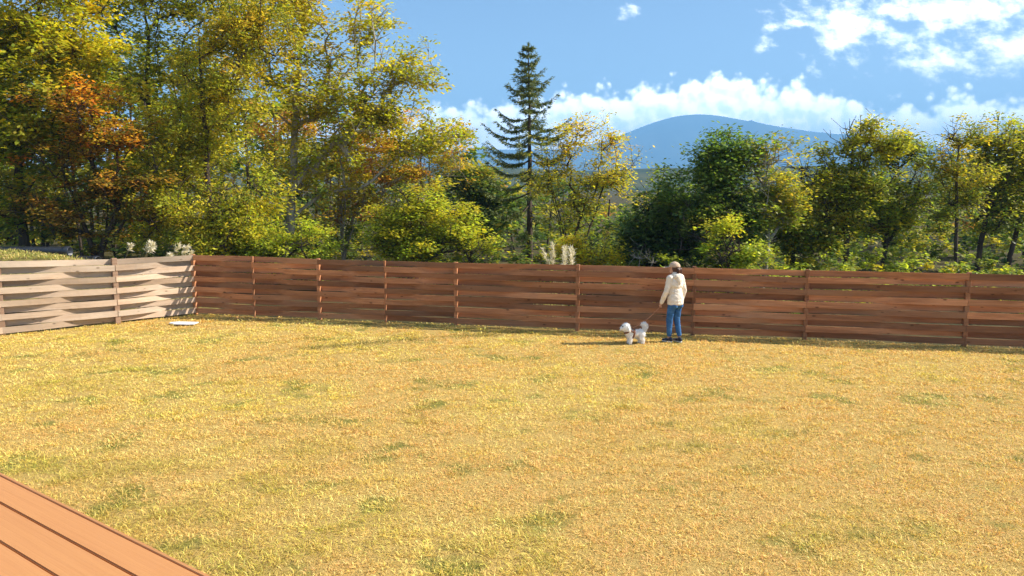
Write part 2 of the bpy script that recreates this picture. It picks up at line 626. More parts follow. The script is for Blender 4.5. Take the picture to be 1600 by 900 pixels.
# ------------------------------------------------------------------ fences
def build_fence(name, label, posts, mat, pmat, seed, front, n_boards=11, off=.05, skip_post=(), slim=()):
    rnd = random.Random(seed)
    o0 = posts[0][0]
    root = empty(name, (o0.x, o0.y, 0))
    tag(root, label, 'fence', 'woven board fences around the lawn')
    for j, (p, h) in enumerate(posts):
        if j in skip_post:
            continue
        bm = bmesh.new()
        bmesh.ops.create_cube(bm, size=1)
        hh = h + .012 + rnd.uniform(-.006, .015)
        for v in bm.verts:
            v.co = Vector((v.co.x * (.11 if pmat is not mat else .045 if j in slim else .08), v.co.y * (.045 if j in slim else 2 * off - .02), (v.co.z + .5) * (hh + .3) - .3))
        bmesh.ops.bevel(bm, geom=list(bm.edges), offset=.006, segments=1, affect='EDGES')
        a = posts[min(j + 1, len(posts) - 1)][0] - posts[max(j - 1, 0)][0]
        link('post', mesh_bm('post', bm), pmat, root, p - o0, (0, 0, math.atan2(a.y, a.x)))
    for j in range(len(posts) - 1):
        (p, h0), (q, h1) = posts[j], posts[j + 1]
        u = (q - p)
        Ln = u.length
        u.normalize()
        n = Vector((u.y, -u.x, 0))
        if n.dot(front) < 0:
            n = -n
        ang = math.atan2(u.y, u.x)
        # local frame: x along the fence, y towards the lawn
        nl = 1.0 if (Matrix.Rotation(-ang, 3, 'Z') @ n).y > 0 else -1.0
        for i in range(n_boards):
            s0 = 1 if (i + j) % 2 == 0 else -1
            z0 = .045 + (h0 - .045) * (i + .5) / n_boards
            z1 = .045 + (h1 - .045) * (i + .5) / n_boards
            hgt = (h0 + h1) / 2 / n_boards * rnd.uniform(.90, .97)
            th = .017
            K = 12
            verts, faces = [], []
            jz0, jz1 = rnd.uniform(-.006, .006), rnd.uniform(-.006, .006)
            tw = rnd.uniform(-.012, .012)
            bow = rnd.uniform(-.008, .008)
            for k in range(K + 1):
                s = k / K
                w = math.cos(math.pi * min(1, max(0, (s - .2) / .6)))
                yy = nl * (s0 * off * w) + bow * math.sin(math.pi * s)
                x = .003 + (Ln - .006) * s
                z = z0 + jz0 + (z1 + jz1 - z0 - jz0) * s
                tt = tw * math.sin(math.pi * s)
                for (dy, dz) in ((-th / 2 - tt, -hgt / 2), (th / 2 - tt, -hgt / 2), (th / 2 + tt, hgt / 2), (-th / 2 + tt, hgt / 2)):
                    verts.append((x, yy + dy, z - z0 + dz))
                if k:
                    b0, b1 = 4 * (k - 1), 4 * k
                    for e in range(4):
                        faces.append((b0 + e, b0 + (e + 1) % 4, b1 + (e + 1) % 4, b1 + e))
            faces.append((3, 2, 1, 0))
            faces.append((4 * K, 4 * K + 1, 4 * K + 2, 4 * K + 3))
            me_ = bpy.data.meshes.new('board')
            me_.from_pydata(verts, [], faces)
            bm = bmesh.new()
            bm.from_mesh(me_)
            bmesh.ops.recalc_face_normals(bm, faces=bm.faces)
            bm.to_mesh(me_)
            bm.free()
            link('board', me_, mat, root, (p.x - o0.x, p.y - o0.y, z0), (0, 0, ang))
    return root


build_fence('board_fence', 'long reddish-brown woven board fence across the back of the lawn, in shade', back, M_fence, M_fence, 4, Vector((0, -1, 0)), slim=(1, 3))
build_fence('board_fence', 'pale sunlit woven board fence along the left side of the lawn', left, M_fence_pale, M_post, 9, Vector((1, -.5, 0)), off=.058, skip_post=(len(left) - 1,))


# ------------------------------------------------------------------ lawn grass
def in_poly(x, y, poly):
    ins = np.zeros(x.shape, bool)
    n = len(poly)
    for i in range(n):
        (x1, y1), (x2, y2) = poly[i], poly[(i + 1) % n]
        c = ((y1 > y) != (y2 > y)) & (x < (x2 - x1) * (y - y1) / (y2 - y1 + 1e-12) + x1)
        ins ^= c
    return ins


def blades(rng, cx, cy, cz, csz, ccol, per, spread, lean=(.5, 1.25), wid=.007, wd=None):
    """clumps at cx, cy -> blade mesh arrays"""
    n = len(cx)
    idx = np.repeat(np.arange(n), per)
    N = len(idx)
    a = rng.uniform(0, 2 * np.pi, N)
    rad = np.abs(rng.normal(0, 1, N)) * spread * csz[idx]
    bx, by = cx[idx] + np.cos(a) * rad, cy[idx] + np.sin(a) * rad
    bz = cz[idx]
    th = a + rng.normal(0, .9, N)
    ln = csz[idx] * rng.uniform(.45, 1.25, N)
    le = rng.uniform(lean[0], lean[1], N)
    dx, dy = np.cos(th) * np.sin(le), np.sin(th) * np.sin(le)
    dz = np.cos(le)
    w = (wid if wd is None else wd[idx]) * rng.uniform(.6, 1.3, N)
    ph = rng.uniform(0, 2 * np.pi, N)
    sx, sy = -np.sin(th) * .8 + .3 * np.cos(ph), np.cos(th) * .8 + .3 * np.sin(ph)
    v0 = np.stack([bx, by, bz - .004], 1)
    mid = np.stack([bx + dx * ln * .5, by + dy * ln * .5, bz + dz * ln * .62], 1)
    sd = np.stack([sx * w, sy * w, rng.uniform(-.5, .5, N) * w], 1)
    tip = np.stack([bx + dx * ln * 1.05, by + dy * ln * 1.05, bz + dz * ln * .85], 1)
    V = np.stack([v0, mid + sd * .5, tip, mid - sd * .5], 1).reshape(-1, 3)
    F = np.arange(4 * N).reshape(N, 4)
    c = ccol[idx] * rng.uniform(.65, 1.34, (N, 1)) * (1 + rng.normal(0, .06, (N, 3)))
    C = np.repeat(np.clip(c, .005, .93), 4, 0)
    return V, F, C


def build_grass():
    rng = np.random.default_rng(5)
    X, Y = [], []
    # candidates by ring, thinning with distance
    for d0, d1, dens in ((4.5, 7.2, 330), (7.2, 9, 300), (9, 11, 230), (11, 13.5, 170), (13.5, 16.5, 130), (16.5, 23, 95)):
        hw = d1 * .72 + 1.5
        n = int((d1 - d0) * 2 * hw * dens)
        X.append(rng.uniform(-hw, hw, n))
        Y.append(rng.uniform(d0, d1, n))
    x, y = np.concatenate(X), np.concatenate(Y)
    k = in_poly(x, y, lawn_poly)
    x, y = x[k], y[k]
    hole = vnoise(x + 12, y * 2.2 + 5, 21, .17, 2)
    k = (hole > .32) | (rng.random(len(x)) < .25)
    x, y = x[k], y[k]
    n = len(x)
    big = vnoise(x + 50, y + 50, 1, 2.6, 3)
    mid = vnoise(x + 80, y * 1.6 + 50, 2, .75, 3)
    small = vnoise(x + 20, y * 1.5 + 90, 3, .22, 2)
    straw, tan, yel, grn = (np.array(c) for c in ((.94, .68, .235), (.91, .53, .18), (.86, .615, .11), (.42, .42, .07)))
    f = np.clip(.5 + (mid - .5) * 1.6 + (small - .5) * .9, 0, 1)[:, None]
    # greener towards the lower left, more tan towards the right
    lr = np.clip((x + 4) / 10, 0, 1)
    gsel = big * .36 + mid * .38 + small * .46 - .10 * lr + np.clip((9 - y) / 9, 0, 1) * .03 * (x < 1)
    patches = [((640, 655), .5, .9), ((770, 650), .5, .8), ((490, 692), .5, .8), ((1290, 840), .22, 1.6), ((130, 740), .45, 1.5), ((240, 728), .3, 1.0), ((1225, 722), .25, 1.0),
               ((260, 800), .4, .9), ((860, 860), .4, .7), ((1180, 660), .5, .6), ((560, 520), .6, .4), ((1050, 690), .4, .7), ((330, 870), .4, 1.0), ((400, 760), .5, .5)]
    for (px, py), r, a in patches:
        c = G(px, py)
        dd = ((x - c.x) / (r * 1.7)) ** 2 + ((y - c.y) / r) ** 2
        gsel = gsel + .22 * a * np.exp(-dd)
    # thin shadow streak across the lawn towards the fence, painted as darker, longer blades
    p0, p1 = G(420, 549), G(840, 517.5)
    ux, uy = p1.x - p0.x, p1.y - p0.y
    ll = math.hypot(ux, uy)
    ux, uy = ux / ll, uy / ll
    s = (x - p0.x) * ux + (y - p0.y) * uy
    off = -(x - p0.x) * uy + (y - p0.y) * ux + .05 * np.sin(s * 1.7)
    fur = np.exp(-(off / .10) ** 2) * np.clip(s / 1.0, 0, 1) * np.clip((ll - s) / .6, 0, 1)  # weight of the painted shadow streak
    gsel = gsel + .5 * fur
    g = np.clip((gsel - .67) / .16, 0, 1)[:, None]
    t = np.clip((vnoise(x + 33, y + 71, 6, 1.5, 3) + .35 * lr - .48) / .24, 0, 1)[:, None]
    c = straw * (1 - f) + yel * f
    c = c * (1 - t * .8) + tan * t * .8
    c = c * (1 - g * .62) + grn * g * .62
    c = c * (1 - .85 * fur[:, None]) + np.array((.10, .095, .02)) * .85 * fur[:, None]  # shadow streak painted into the blade colours
    c = c * (.78 + .44 * rng.random((n, 1)))
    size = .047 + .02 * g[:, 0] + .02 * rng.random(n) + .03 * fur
    tall = rng.random(n) < .012
    size = np.where(tall, size * 1.7, size)
    wd = .0062 * np.maximum(1, y / 8.0)
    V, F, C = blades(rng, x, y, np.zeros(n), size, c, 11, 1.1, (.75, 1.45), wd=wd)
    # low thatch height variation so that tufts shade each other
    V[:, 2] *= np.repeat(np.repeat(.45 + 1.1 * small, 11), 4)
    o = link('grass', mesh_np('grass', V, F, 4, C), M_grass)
    tag(o, 'short dry yellow grass of the lawn', 'grass', kind='stuff')
    return len(F)


build_grass()

# ------------------------------------------------------------------ trees
def tubes(p0, p1, r0, r1, k=5):
    """one tapered prism for each segment"""
    n = len(p0)
    d = p1 - p0
    d /= np.linalg.norm(d, axis=1, keepdims=True) + 1e-9
    a = np.where(np.abs(d[:, 2:3]) > .9, np.array([[1., 0, 0]]), np.array([[0, 0, 1.]]))
    u = np.cross(d, a)
    u /= np.linalg.norm(u, axis=1, keepdims=True) + 1e-9
    w = np.cross(d, u)
    t = np.arange(k) * 2 * np.pi / k
    ring = np.cos(t)[None, :, None] * u[:, None] + np.sin(t)[None, :, None] * w[:, None]
    A = (p0 - d * r0[:, None] * .35)[:, None] + ring * r0[:, None, None]
    B = (p1 + d * r1[:, None] * .35)[:, None] + ring * r1[:, None, None]
    V = np.concatenate([A, B], 1).reshape(-1, 3)
    b = (np.arange(n) * 2 * k)[:, None]
    i = np.arange(k)[None]
    j = (i + 1) % k
    F = np.stack([b + i, b + j, b + k + j, b + k + i], -1).reshape(-1, 4)
    return V, F


def leaf_quads(rng, c, size, up=.55, axis=None, narrow=.55, sag=.25):
    """rhombic leaves at c; normals lean upwards by `up`"""
    n = len(c)
    nr = rng.normal(0, 1, (n, 3))
    nr /= np.linalg.norm(nr, axis=1, keepdims=True) + 1e-9
    nr[:, 2] = np.abs(nr[:, 2])
    nr = nr * (1 - up) + np.array([0, 0, up])
    nr /= np.linalg.norm(nr, axis=1, keepdims=True) + 1e-9
    ax = rng.normal(0, 1, (n, 3)) if axis is None else axis + rng.normal(0, .5, (n, 3))
    ax = ax - nr * np.sum(ax * nr, 1, keepdims=True)
    ax /= np.linalg.norm(ax, axis=1, keepdims=True) + 1e-9
    ax[:, 2] -= sag * rng.random(n)
    sd = np.cross(nr, ax)
    l = size * rng.uniform(.5, 1.4, n)[:, None]
    V = np.stack([c, c + ax * l * .45 + sd * l * narrow * .5, c + ax * l, c + ax * l * .45 - sd * l * narrow * .5], 1)
    return V.reshape(-1, 3), np.arange(4 * n).reshape(n, 4)


def pick(rng, pal, n):
    w = np.array([p[1] for p in pal], float)
    i = rng.choice(len(pal), n, p=w / w.sum())
    return np.array([p[0] for p in pal], float)[i] * 1.85


def skeleton(rng, base, stems, attr, seg=.4, hook=.18, low=1.0):
    """stems: list of polylines (np arrays). attr: points to reach. Returns nodes, parents"""
    nodes, par = [np.array(base, float)], [-1]
    for st in stems:
        prev = 0
        for p in st:
            nodes.append(np.array(p, float))
            par.append(prev)
            prev = len(nodes) - 1
    cz = np.array([base[0], base[1]])
    order = np.argsort(np.linalg.norm(attr[:, :2] - cz, axis=1) + .35 * np.abs(attr[:, 2] - base[2]))
    arr = np.zeros((len(nodes) + len(attr) * 16, 3))
    arr[:len(nodes)] = nodes
    cnt = len(nodes)
    tips = []
    for ai in order:
        a = attr[ai]
        nd = arr[:cnt]
        d = nd - a
        hz = np.hypot(d[:, 0], d[:, 1])
        cost = np.sqrt((d ** 2).sum(1)) + low * np.maximum(0, nd[:, 2] - (a[2] - .55 * hz)) + 3.0 * (nd[:, 2] < base[2] + .5)
        j = int(np.argmin(cost))
        p0 = nd[j].copy()
        Ld = np.linalg.norm(a - p0)
        if Ld < .12:
            continue
        pj = par[j]
        dr = (p0 - arr[pj]) if pj >= 0 else np.array([0, 0, 1.])
        dr = dr / (np.linalg.norm(dr) + 1e-9)
        p1 = p0 + (a - p0) * .45 + dr * Ld * .16 + np.array([0, 0, hook * Ld])
        k = int(min(14, max(1, round(Ld / seg))))
        prev = j
        for s in range(1, k + 1):
            t = s / k
            q = (1 - t) ** 2 * p0 + 2 * t * (1 - t) * p1 + t * t * a
            if s < k:
                q = q + rng.normal(0, .035 * Ld / k + .012, 3)
            arr[cnt] = q
            par.append(prev)
            prev = cnt
            cnt += 1
        tips.append(cnt - 1)
    return arr[:cnt], np.array(par), tips


def radii(par, n, tip=.007, power=2.25, scale=1.0):
    r = np.zeros(n)
    has = np.zeros(n, bool)
    for i in range(n - 1, 0, -1):
        if not has[i]:
            r[i] = tip ** power
        r[par[i]] += r[i]
        has[par[i]] = True
    return r ** (1 / power) * scale


def lobe_points(rng, lobes, n, shell=.45):
    w = np.array([l[3] * l[4] * l[5] for l in lobes]) ** .75
    i = rng.choice(len(lobes), n, p=w / w.sum())
    lb = np.array(lobes)[i]
    d = rng.normal(0, 1, (n, 3))
    d /= np.linalg.norm(d, axis=1, keepdims=True)
    rr = rng.random(n) ** shell * rng.uniform(.72, 1.28, n)
    return lb[:, :3] + d * rr[:, None] * lb[:, 3:6]


def px_lobes(lobes, Y):
    out = []
    for l in lobes:
        px, py, rx, ry = l[:4]
        dy = l[4] if len(l) > 4 else 0.0
        c = P(px, py, Y + dy)
        k = (Y + dy) / FPX
        out.append((c.x, c.y, c.z, rx * k, min(rx * k * .85, 2.6), ry * k))
    return out


def tree(name, label, cat, base_px, Y, lobes, pal_top, pal_low, leaves=12000, leaf=.12, n_attr=150, spray=.34, bark=None, base_z=0.0, seed=1,
         stems=1, fork=.35, tip=.006, rscale=1.0, group=None, up=.5, per=26, flat=.5, narrow=.55, hook=.18, bare=0.0, shell=.5, lean=0.0, split=.5, gap=.40):
    leaves, leaf, rscale = int(leaves * 1.5), leaf * .96, rscale * .85
    rng = np.random.default_rng(seed)
    bx = P(base_px, 400, Y).x
    base_z = max(0.0, bank_z_at(bx, Y) - .03)
    base = np.array([bx, Y, base_z])
    lb = px_lobes(lobes, Y)
    at = lobe_points(rng, lb, n_attr, shell)
    at = at[at[:, 2] > base_z + .5]
    topz = max(l[2] + l[5] for l in lb)
    H = topz - base_z
    cx = np.average([l[0] for l in lb], weights=[l[3] for l in lb])
    cy = np.average([l[1] for l in lb], weights=[l[3] for l in lb])
    sts = []
    for k in range(stems):
        ph = rng.uniform(0, 2 * np.pi)
        if stems == 1:
            hi = .86
            ex, ey = cx * .6 + bx * .4, cy
        else:
            hi = fork + .25 * rng.random()
            sp = .16 * H
            ex, ey = bx + (cx - bx) * .5 + math.cos(ph) * sp, Y + math.sin(ph) * sp
        m = max(5, int(H * hi / .4))
        t = np.linspace(0, 1, m + 1)[1:]
        wob = np.cumsum(rng.normal(0, .035, (m, 2)), 0)
        st = np.stack([bx + (ex - bx) * t ** 1.3 + wob[:, 0] + lean * np.sin(t * 3) * .3, Y + (ey - Y) * t ** 1.3 + wob[:, 1], base_z + H * hi * t], 1)
        sts.append(st)
    nd, par, tips = skeleton(rng, base, sts, at, hook=hook)
    # short side twigs that carry the sprays
    ex_n, ex_p, spr = [], [], []
    n0 = len(nd)
    for ti in tips:
        p = nd[ti]
        dr = p - nd[par[ti]]
        dr /= np.linalg.norm(dr) + 1e-9
        spr.append((p, dr))
        for _ in range(int(rng.integers(1, 4))):
            q = dr + rng.normal(0, .6, 3)
            q[2] += .1
            q /= np.linalg.norm(q)
            e = p + q * spray * rng.uniform(.7, 1.5)
            ex_n.append(e)
            ex_p.append(ti)
            spr.append((e, q))
        # along the branch
        j = par[ti]
        for _ in range(3):
            if j > 0 and rng.random() < .6:
                q = rng.normal(0, 1, 3)
                q[2] = abs(q[2]) * .4
                q /= np.linalg.norm(q)
                e = nd[j] + q * spray * rng.uniform(.6, 1.2)
                ex_n.append(e)
                ex_p.append(j)
                spr.append((e, q))
            j = par[j] if j > 0 else 0
    if ex_n:
        nd = np.concatenate([nd, np.array(ex_n)])
        par = np.concatenate([par, np.array(ex_p)])
    r = radii(par, len(nd), tip, 2.3, rscale)
    ch = np.arange(1, len(nd))
    pr = par[1:]
    r1 = r[1:]
    r0 = np.minimum(r[pr], r1 * 1.5 + .003)
    # flare at the foot
    foot = np.clip(1 - (nd[pr][:, 2] - base_z) / .5, 0, 1) * (pr == 0)
    r0 = r0 * (1 + .35 * foot)
    p0 = nd[pr].copy()
    p0[pr == 0, 2] -= .1
    V, F = tubes(p0, nd[ch], r0, r1, 6)
    root = empty(name, tuple(base))
    tag(root, label, cat, group)
    link('trunk', mesh_np('trunk', V - base, F, 4, smooth=True), bark or M_bark, root)
    if not leaves:
        return root
    # leaves
    spr_p = np.array([s[0] for s in spr])
    spr_d = np.array([s[1] for s in spr])
    hole = vnoise(spr_p[:, 0] * 1.0 + 60 + seed, spr_p[:, 2] + 60 + spr_p[:, 1] * .6, seed, .8, 2)
    keep = hole > gap
    spr_p, spr_d = spr_p[keep], spr_d[keep]
    if bare:
        keep = rng.random(len(spr_p)) > bare
        spr_p, spr_d = spr_p[keep], spr_d[keep]
    cnt = np.maximum(2, rng.poisson(leaves / len(spr_p), len(spr_p)))
    idx = np.repeat(np.arange(len(spr_p)), cnt)
    N = len(idx)
    g = rng.normal(0, .5, (N, 3))
    g[:, 2] *= flat
    c = spr_p[idx] + g * spray - spr_d[idx] * spray * .35 * rng.random((N, 1))
    V, F = leaf_quads(rng, c, leaf, up, spr_d[idx], narrow)
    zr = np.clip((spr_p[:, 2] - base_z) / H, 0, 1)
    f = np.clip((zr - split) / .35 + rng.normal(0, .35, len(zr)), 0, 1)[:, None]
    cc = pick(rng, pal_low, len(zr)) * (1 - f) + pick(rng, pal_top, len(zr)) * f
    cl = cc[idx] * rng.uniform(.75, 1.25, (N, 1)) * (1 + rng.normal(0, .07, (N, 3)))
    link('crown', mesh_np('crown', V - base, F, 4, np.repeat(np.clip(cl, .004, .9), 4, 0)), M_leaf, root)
    return root


# ------------------------------------------------------------------ bank behind the left fence
out_dir = Vector((ldir.y, -ldir.x, 0))
if out_dir.x > 0:
    out_dir = -out_dir


def bank_height(s, o):
    sm = lambda v, a, b: (lambda q: q * q * (3 - 2 * q))(np.clip((v - a) / (b - a), 0, 1))
    z = 1.5 * sm(o, .3, 1.3) * sm(s, -2.6, 3.4) * (1 - sm(o, 8.5, 12))
    return z + (vnoise(s * 1.0 + 40, o + 40, 5, .8, 3) - .5) * .12 * np.clip(z, 0, 1) - .03


def build_bank():
    ns, no = 90, 60
    s, o = np.meshgrid(np.linspace(-5.5, 15, ns), np.linspace(.25, 12, no))
    z = bank_height(s, o)
    x = corner_b.x + ldir.x * s + out_dir.x * o
    y = corner_b.y + ldir.y * s + out_dir.y * o
    v = np.stack([x, y, z], -1).reshape(-1, 3)
    i = np.arange((no - 1) * (ns - 1))
    r, c = i // (ns - 1), i % (ns - 1)
    a = r * ns + c
    m, t, b = material('bank_soil_and_grass', .95, .1)
    tc = t.n('ShaderNodeTexCoord')
    f = t.noise(tc.outputs['Object'], 6, 6, .65)
    t.put(b.inputs['Base Color'], t.ramp(f, [(.35, (.05, .035, .018)), (.55, (.16, .14, .04)), (.7, (.26, .21, .07))]))
    tag(link('bank', mesh_np('bank', v, np.stack([a, a + 1, a + ns + 1, a + ns], 1), 4, smooth=True), m), kind='structure')
    rng = np.random.default_rng(9)
    n = 5200
    ss_, oo = rng.uniform(-4, 9, n), rng.uniform(.5, 7.5, n)
    zz = bank_height(ss_, oo)
    k = zz > .5
    ss_, oo, zz = ss_[k], oo[k], zz[k]
    cols = pick(rng, [((.34, .30, .07), 3), ((.20, .22, .05), 2), ((.45, .33, .13), 2)], len(zz)) / 1.2
    V, F, C = blades(rng, corner_b.x + ldir.x * ss_ + out_dir.x * oo, corner_b.y + ldir.y * ss_ + out_dir.y * oo, zz, np.full(len(zz), .11), cols, 9, 1.2, (.2, 1.1), wid=.016)
    tag(link('grass', mesh_np('bank_grass', V, F, 4, C), M_grass), 'rough grass on the bank behind the pale fence', 'grass', kind='stuff')


build_bank()


def bank_z_at(x, y):
    d = Vector((x - corner_b.x, y - corner_b.y, 0))
    return float(bank_height(np.array(d.dot(ldir)), np.array(d.dot(out_dir))))



# leaf colours
YG = [((.29, .27, .02), 3), ((.40, .33, .02), 2), ((.20, .22, .02), 2)]           # bright yellow-green
GOLD = [((.48, .37, .02), 3), ((.52, .32, .02), 1), ((.36, .31, .02), 2)]
OLIVE = [((.21, .19, .022), 3), ((.28, .23, .02), 2), ((.13, .15, .02), 2)]
GREEN = [((.13, .165, .024), 3), ((.18, .20, .026), 2), ((.09, .125, .02), 2)]
DARK = [((.06, .095, .022), 3), ((.095, .125, .026), 2), ((.04, .065, .018), 1)]
ORANGE = [((.52, .20, .022), 3), ((.46, .15, .02), 2), ((.46, .27, .025), 2)]
RUST = [((.34, .16, .035), 3), ((.42, .23, .03), 2), ((.26, .13, .03), 1)]
OCHRE = [((.35, .26, .022), 3), ((.29, .24, .022), 2), ((.42, .26, .025), 1)]
FRESH = [((.28, .31, .03), 3), ((.20, .25, .025), 2), ((.36, .35, .03), 1)]

BANK_Z = 1.4
BT = 'broadleaf_tree'
tree(BT, 'yellow-leaved broadleaf tree at the far left of the treeline', 'tree', 40, 22.6,
     [(40, 70, 110, 80), (150, 90, 70, 55), (-20, 190, 110, 90), (70, 200, 80, 60), (10, 320, 90, 60), (-120, 110, 110, 130), (60, -50, 120, 60)],
     GOLD + YG, YG + OLIVE + GREEN, 38000, .155, 300, .42, gap=.34, seed=11, rscale=1.15, split=.45)
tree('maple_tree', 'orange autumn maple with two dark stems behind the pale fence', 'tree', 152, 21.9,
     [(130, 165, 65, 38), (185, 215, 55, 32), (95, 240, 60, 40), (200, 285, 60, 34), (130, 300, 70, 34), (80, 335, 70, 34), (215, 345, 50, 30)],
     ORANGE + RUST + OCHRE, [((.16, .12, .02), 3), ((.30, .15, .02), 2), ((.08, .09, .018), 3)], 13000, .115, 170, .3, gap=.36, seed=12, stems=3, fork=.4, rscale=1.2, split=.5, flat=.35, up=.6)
tree(BT, 'tall olive-green tree reaching out of the picture behind the orange maple', 'tree', 250, 30,
     [(235, 10, 90, 60), (300, 80, 80, 70), (200, 120, 70, 70), (340, -20, 100, 60), (310, 170, 90, 90), (120, -20, 90, 60), (240, -70, 130, 50), (230, 260, 90, 70)],
     OLIVE + YG, OLIVE + YG, 28000, .165, 240, .45, gap=.34, seed=13, rscale=1.1)
tree(BT, 'dense olive-yellow tree hanging over the corner of the two fences', 'tree', 330, 22.8,
     [(285, 220, 75, 60), (380, 140, 60, 75), (330, 300, 95, 60), (250, 345, 55, 45), (395, 325, 55, 50), (395, 40, 65, 60), (350, 365, 80, 30), (300, 130, 50, 50)],
     OLIVE + OCHRE, YG + OLIVE, 30000, .125, 260, .34, gap=.34, seed=14, rscale=1.0, flat=.8, up=.35, narrow=.4)
tree(BT, 'tall open tree with pale grey trunk and spreading bare limbs', 'tree', 446, 25.3,
     [(440, 30, 110, 70), (560, 50, 65, 55), (645, 100, 48, 42), (600, 115, 70, 50), (520, 140, 110, 60), (600, 180, 80, 48), (665, 225, 55, 28), (375, 110, 70, 80), (500, 250, 90, 45), (690, 205, 38, 18), (440, -60, 120, 50)],
     YG + OCHRE, YG + OLIVE, 24000, .14, 330, .34, gap=.30, bark=M_bark_pale, seed=15, rscale=1.0, hook=.1, tip=.008)
tree('twiggy_tree', 'rust-coloured many-stemmed tree behind the pale trunk', 'tree', 535, 27.5,
     [(590, 205, 75, 45), (650, 265, 60, 45), (560, 270, 75, 55), (520, 335, 60, 40), (690, 245, 45, 45), (610, 330, 60, 40), (470, 200, 60, 60)],
     RUST + OCHRE, OCHRE + OLIVE + [((.22, .09, .045), 2)], 15000, .125, 240, .36, bark=M_bark_pale, seed=16, stems=6, fork=.42, rscale=.8, bare=.15)
tree(BT, 'bushy bright green tree leaning over the middle of the back fence', 'tree', 655, 23.5,
     [(632, 335, 52, 34), (700, 350, 46, 30), (748, 388, 34, 20), (612, 372, 45, 34), (655, 295, 45, 26), (665, 390, 60, 24)],
     YG + OLIVE, YG + FRESH, 14000, .12, 150, .32, seed=17, stems=3, fork=.35, up=.6)
tree('shrub', 'fresh green shrub at the foot of the pale trunk', 'shrub', 420, 23.0,
     [(400, 385, 55, 28), (460, 375, 45, 32), (350, 388, 45, 26), (500, 392, 40, 22)],
     FRESH + YG, FRESH + GREEN, 9000, .105, 90, .28, seed=18, stems=4, fork=.4)
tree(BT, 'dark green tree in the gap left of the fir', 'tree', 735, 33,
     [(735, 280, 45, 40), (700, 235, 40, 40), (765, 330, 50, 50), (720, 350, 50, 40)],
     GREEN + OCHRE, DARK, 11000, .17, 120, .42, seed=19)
tree('multi_stemmed_tree', 'airy golden tree with fanned stems right of the fir', 'tree', 893, 25.5,
     [(915, 194, 28, 22), (880, 225, 45, 35), (952, 220, 32, 26), (980, 262, 32, 28), (868, 280, 48, 38), (935, 285, 58, 38), (890, 330, 60, 30)],
     OCHRE + GOLD, OLIVE + YG, 6800, .105, 190, .27, seed=20, gap=.34, stems=6, fork=.55, hook=.05, rscale=.68)
tree('shrub', 'small golden shrub behind the silver grass plumes', 'shrub', 922, 21.5,
     [(905, 392, 36, 18), (940, 398, 32, 13), (920, 380, 28, 12)], GOLD, YG + GOLD, 3600, .1, 60, .24, seed=21, stems=4, fork=.4, up=.65)
tree('shrub', 'dark green shrub mass behind the person with the cap', 'shrub', 1030, 22.5,
     [(1035, 305, 42, 34), (1010, 365, 55, 42), (1065, 375, 46, 40), (980, 395, 40, 24)], GREEN + DARK, DARK, 12000, .13, 130, .34, seed=22, stems=4, fork=.4)
tree(BT, 'deep green rounded tree below the mountain slope', 'tree', 1128, 21.5,
     [(1138, 230, 26, 24), (1112, 265, 48, 38), (1160, 255, 36, 34), (1092, 325, 56, 46), (1150, 330, 54, 46), (1120, 380, 60, 34)],
     [((.085, .13, .025), 3), ((.12, .16, .03), 2)], DARK + GREEN, 15000, .12, 190, .33, seed=23)
tree('shrub', 'light yellow-green young shrub in front of the deep green tree', 'shrub', 1142, 19.3,
     [(1140, 366, 18, 18), (1158, 392, 22, 14), (1126, 394, 20, 14), (1148, 405, 30, 10)], YG + FRESH, FRESH + GREEN, 2200, .1, 46, .26, seed=24, stems=3, fork=.5)
tree('slender_tree', 'slim tree with a pale trunk and thin brownish top', 'tree', 1193, 21.5,
     [(1203, 244, 30, 20), (1188, 280, 44, 34), (1222, 320, 36, 36), (1180, 345, 34, 30)], OLIVE + OCHRE, OLIVE + GREEN, 4200, .11, 110, .3, bark=M_bark_pale, seed=25, bare=.2)
tree(BT, 'yellow-green tree between the slim trunk and the tall twin-crowned tree', 'tree', 1250, 23,
     [(1245, 264, 42, 26), (1268, 300, 46, 44), (1228, 350, 46, 42), (1275, 370, 40, 36)], OLIVE + YG, OLIVE + GREEN, 8500, .125, 140, .34, seed=26, stems=2, fork=.5)
tree(BT, 'tall olive tree whose loose top stands against the clouds right of the mountain', 'tree', 1322, 23,
     [(1345, 204, 30, 20), (1322, 232, 46, 34), (1388, 230, 36, 26), (1335, 290, 58, 46), (1300, 345, 42, 40)],
     OLIVE + YG, GREEN + OLIVE, 10500, .115, 180, .3, seed=27)
tree(BT, 'green tree with dark upright trunk beside the tall olive tree', 'tree', 1380, 24.6,
     [(1405, 250, 44, 34), (1428, 300, 44, 44), (1385, 340, 48, 44), (1440, 245, 20, 16)], OLIVE + GREEN, GREEN + YG, 9500, .12, 150, .32, seed=28)
tree('slender_tree', 'thin tree with bare twiggy crown against the white cloud', 'tree', 1492, 23.6,
     [(1495, 212, 40, 20), (1480, 245, 44, 34), (1515, 290, 42, 40), (1470, 330, 40, 36)], OLIVE + OCHRE, OLIVE + GREEN, 4600, .105, 130, .28, seed=29, bare=.12, rscale=.75)
tree(BT, 'golden-olive tree with a straight trunk near the right end of the fence', 'tree', 1528, 25.5,
     [(1562, 216, 34, 22), (1540, 245, 44, 34), (1588, 255, 40, 40), (1550, 320, 50, 48)], OLIVE + YG, OLIVE + GREEN, 9500, .12, 160, .32, seed=30)
tree(BT, 'tree with dark trunk cut by the right edge of the picture', 'tree', 1576, 26,
     [(1605, 232, 42, 34), (1630, 290, 56, 56), (1680, 240, 44, 44)], OLIVE + GREEN, OLIVE + GREEN, 9500, .115, 140, .31, seed=31)
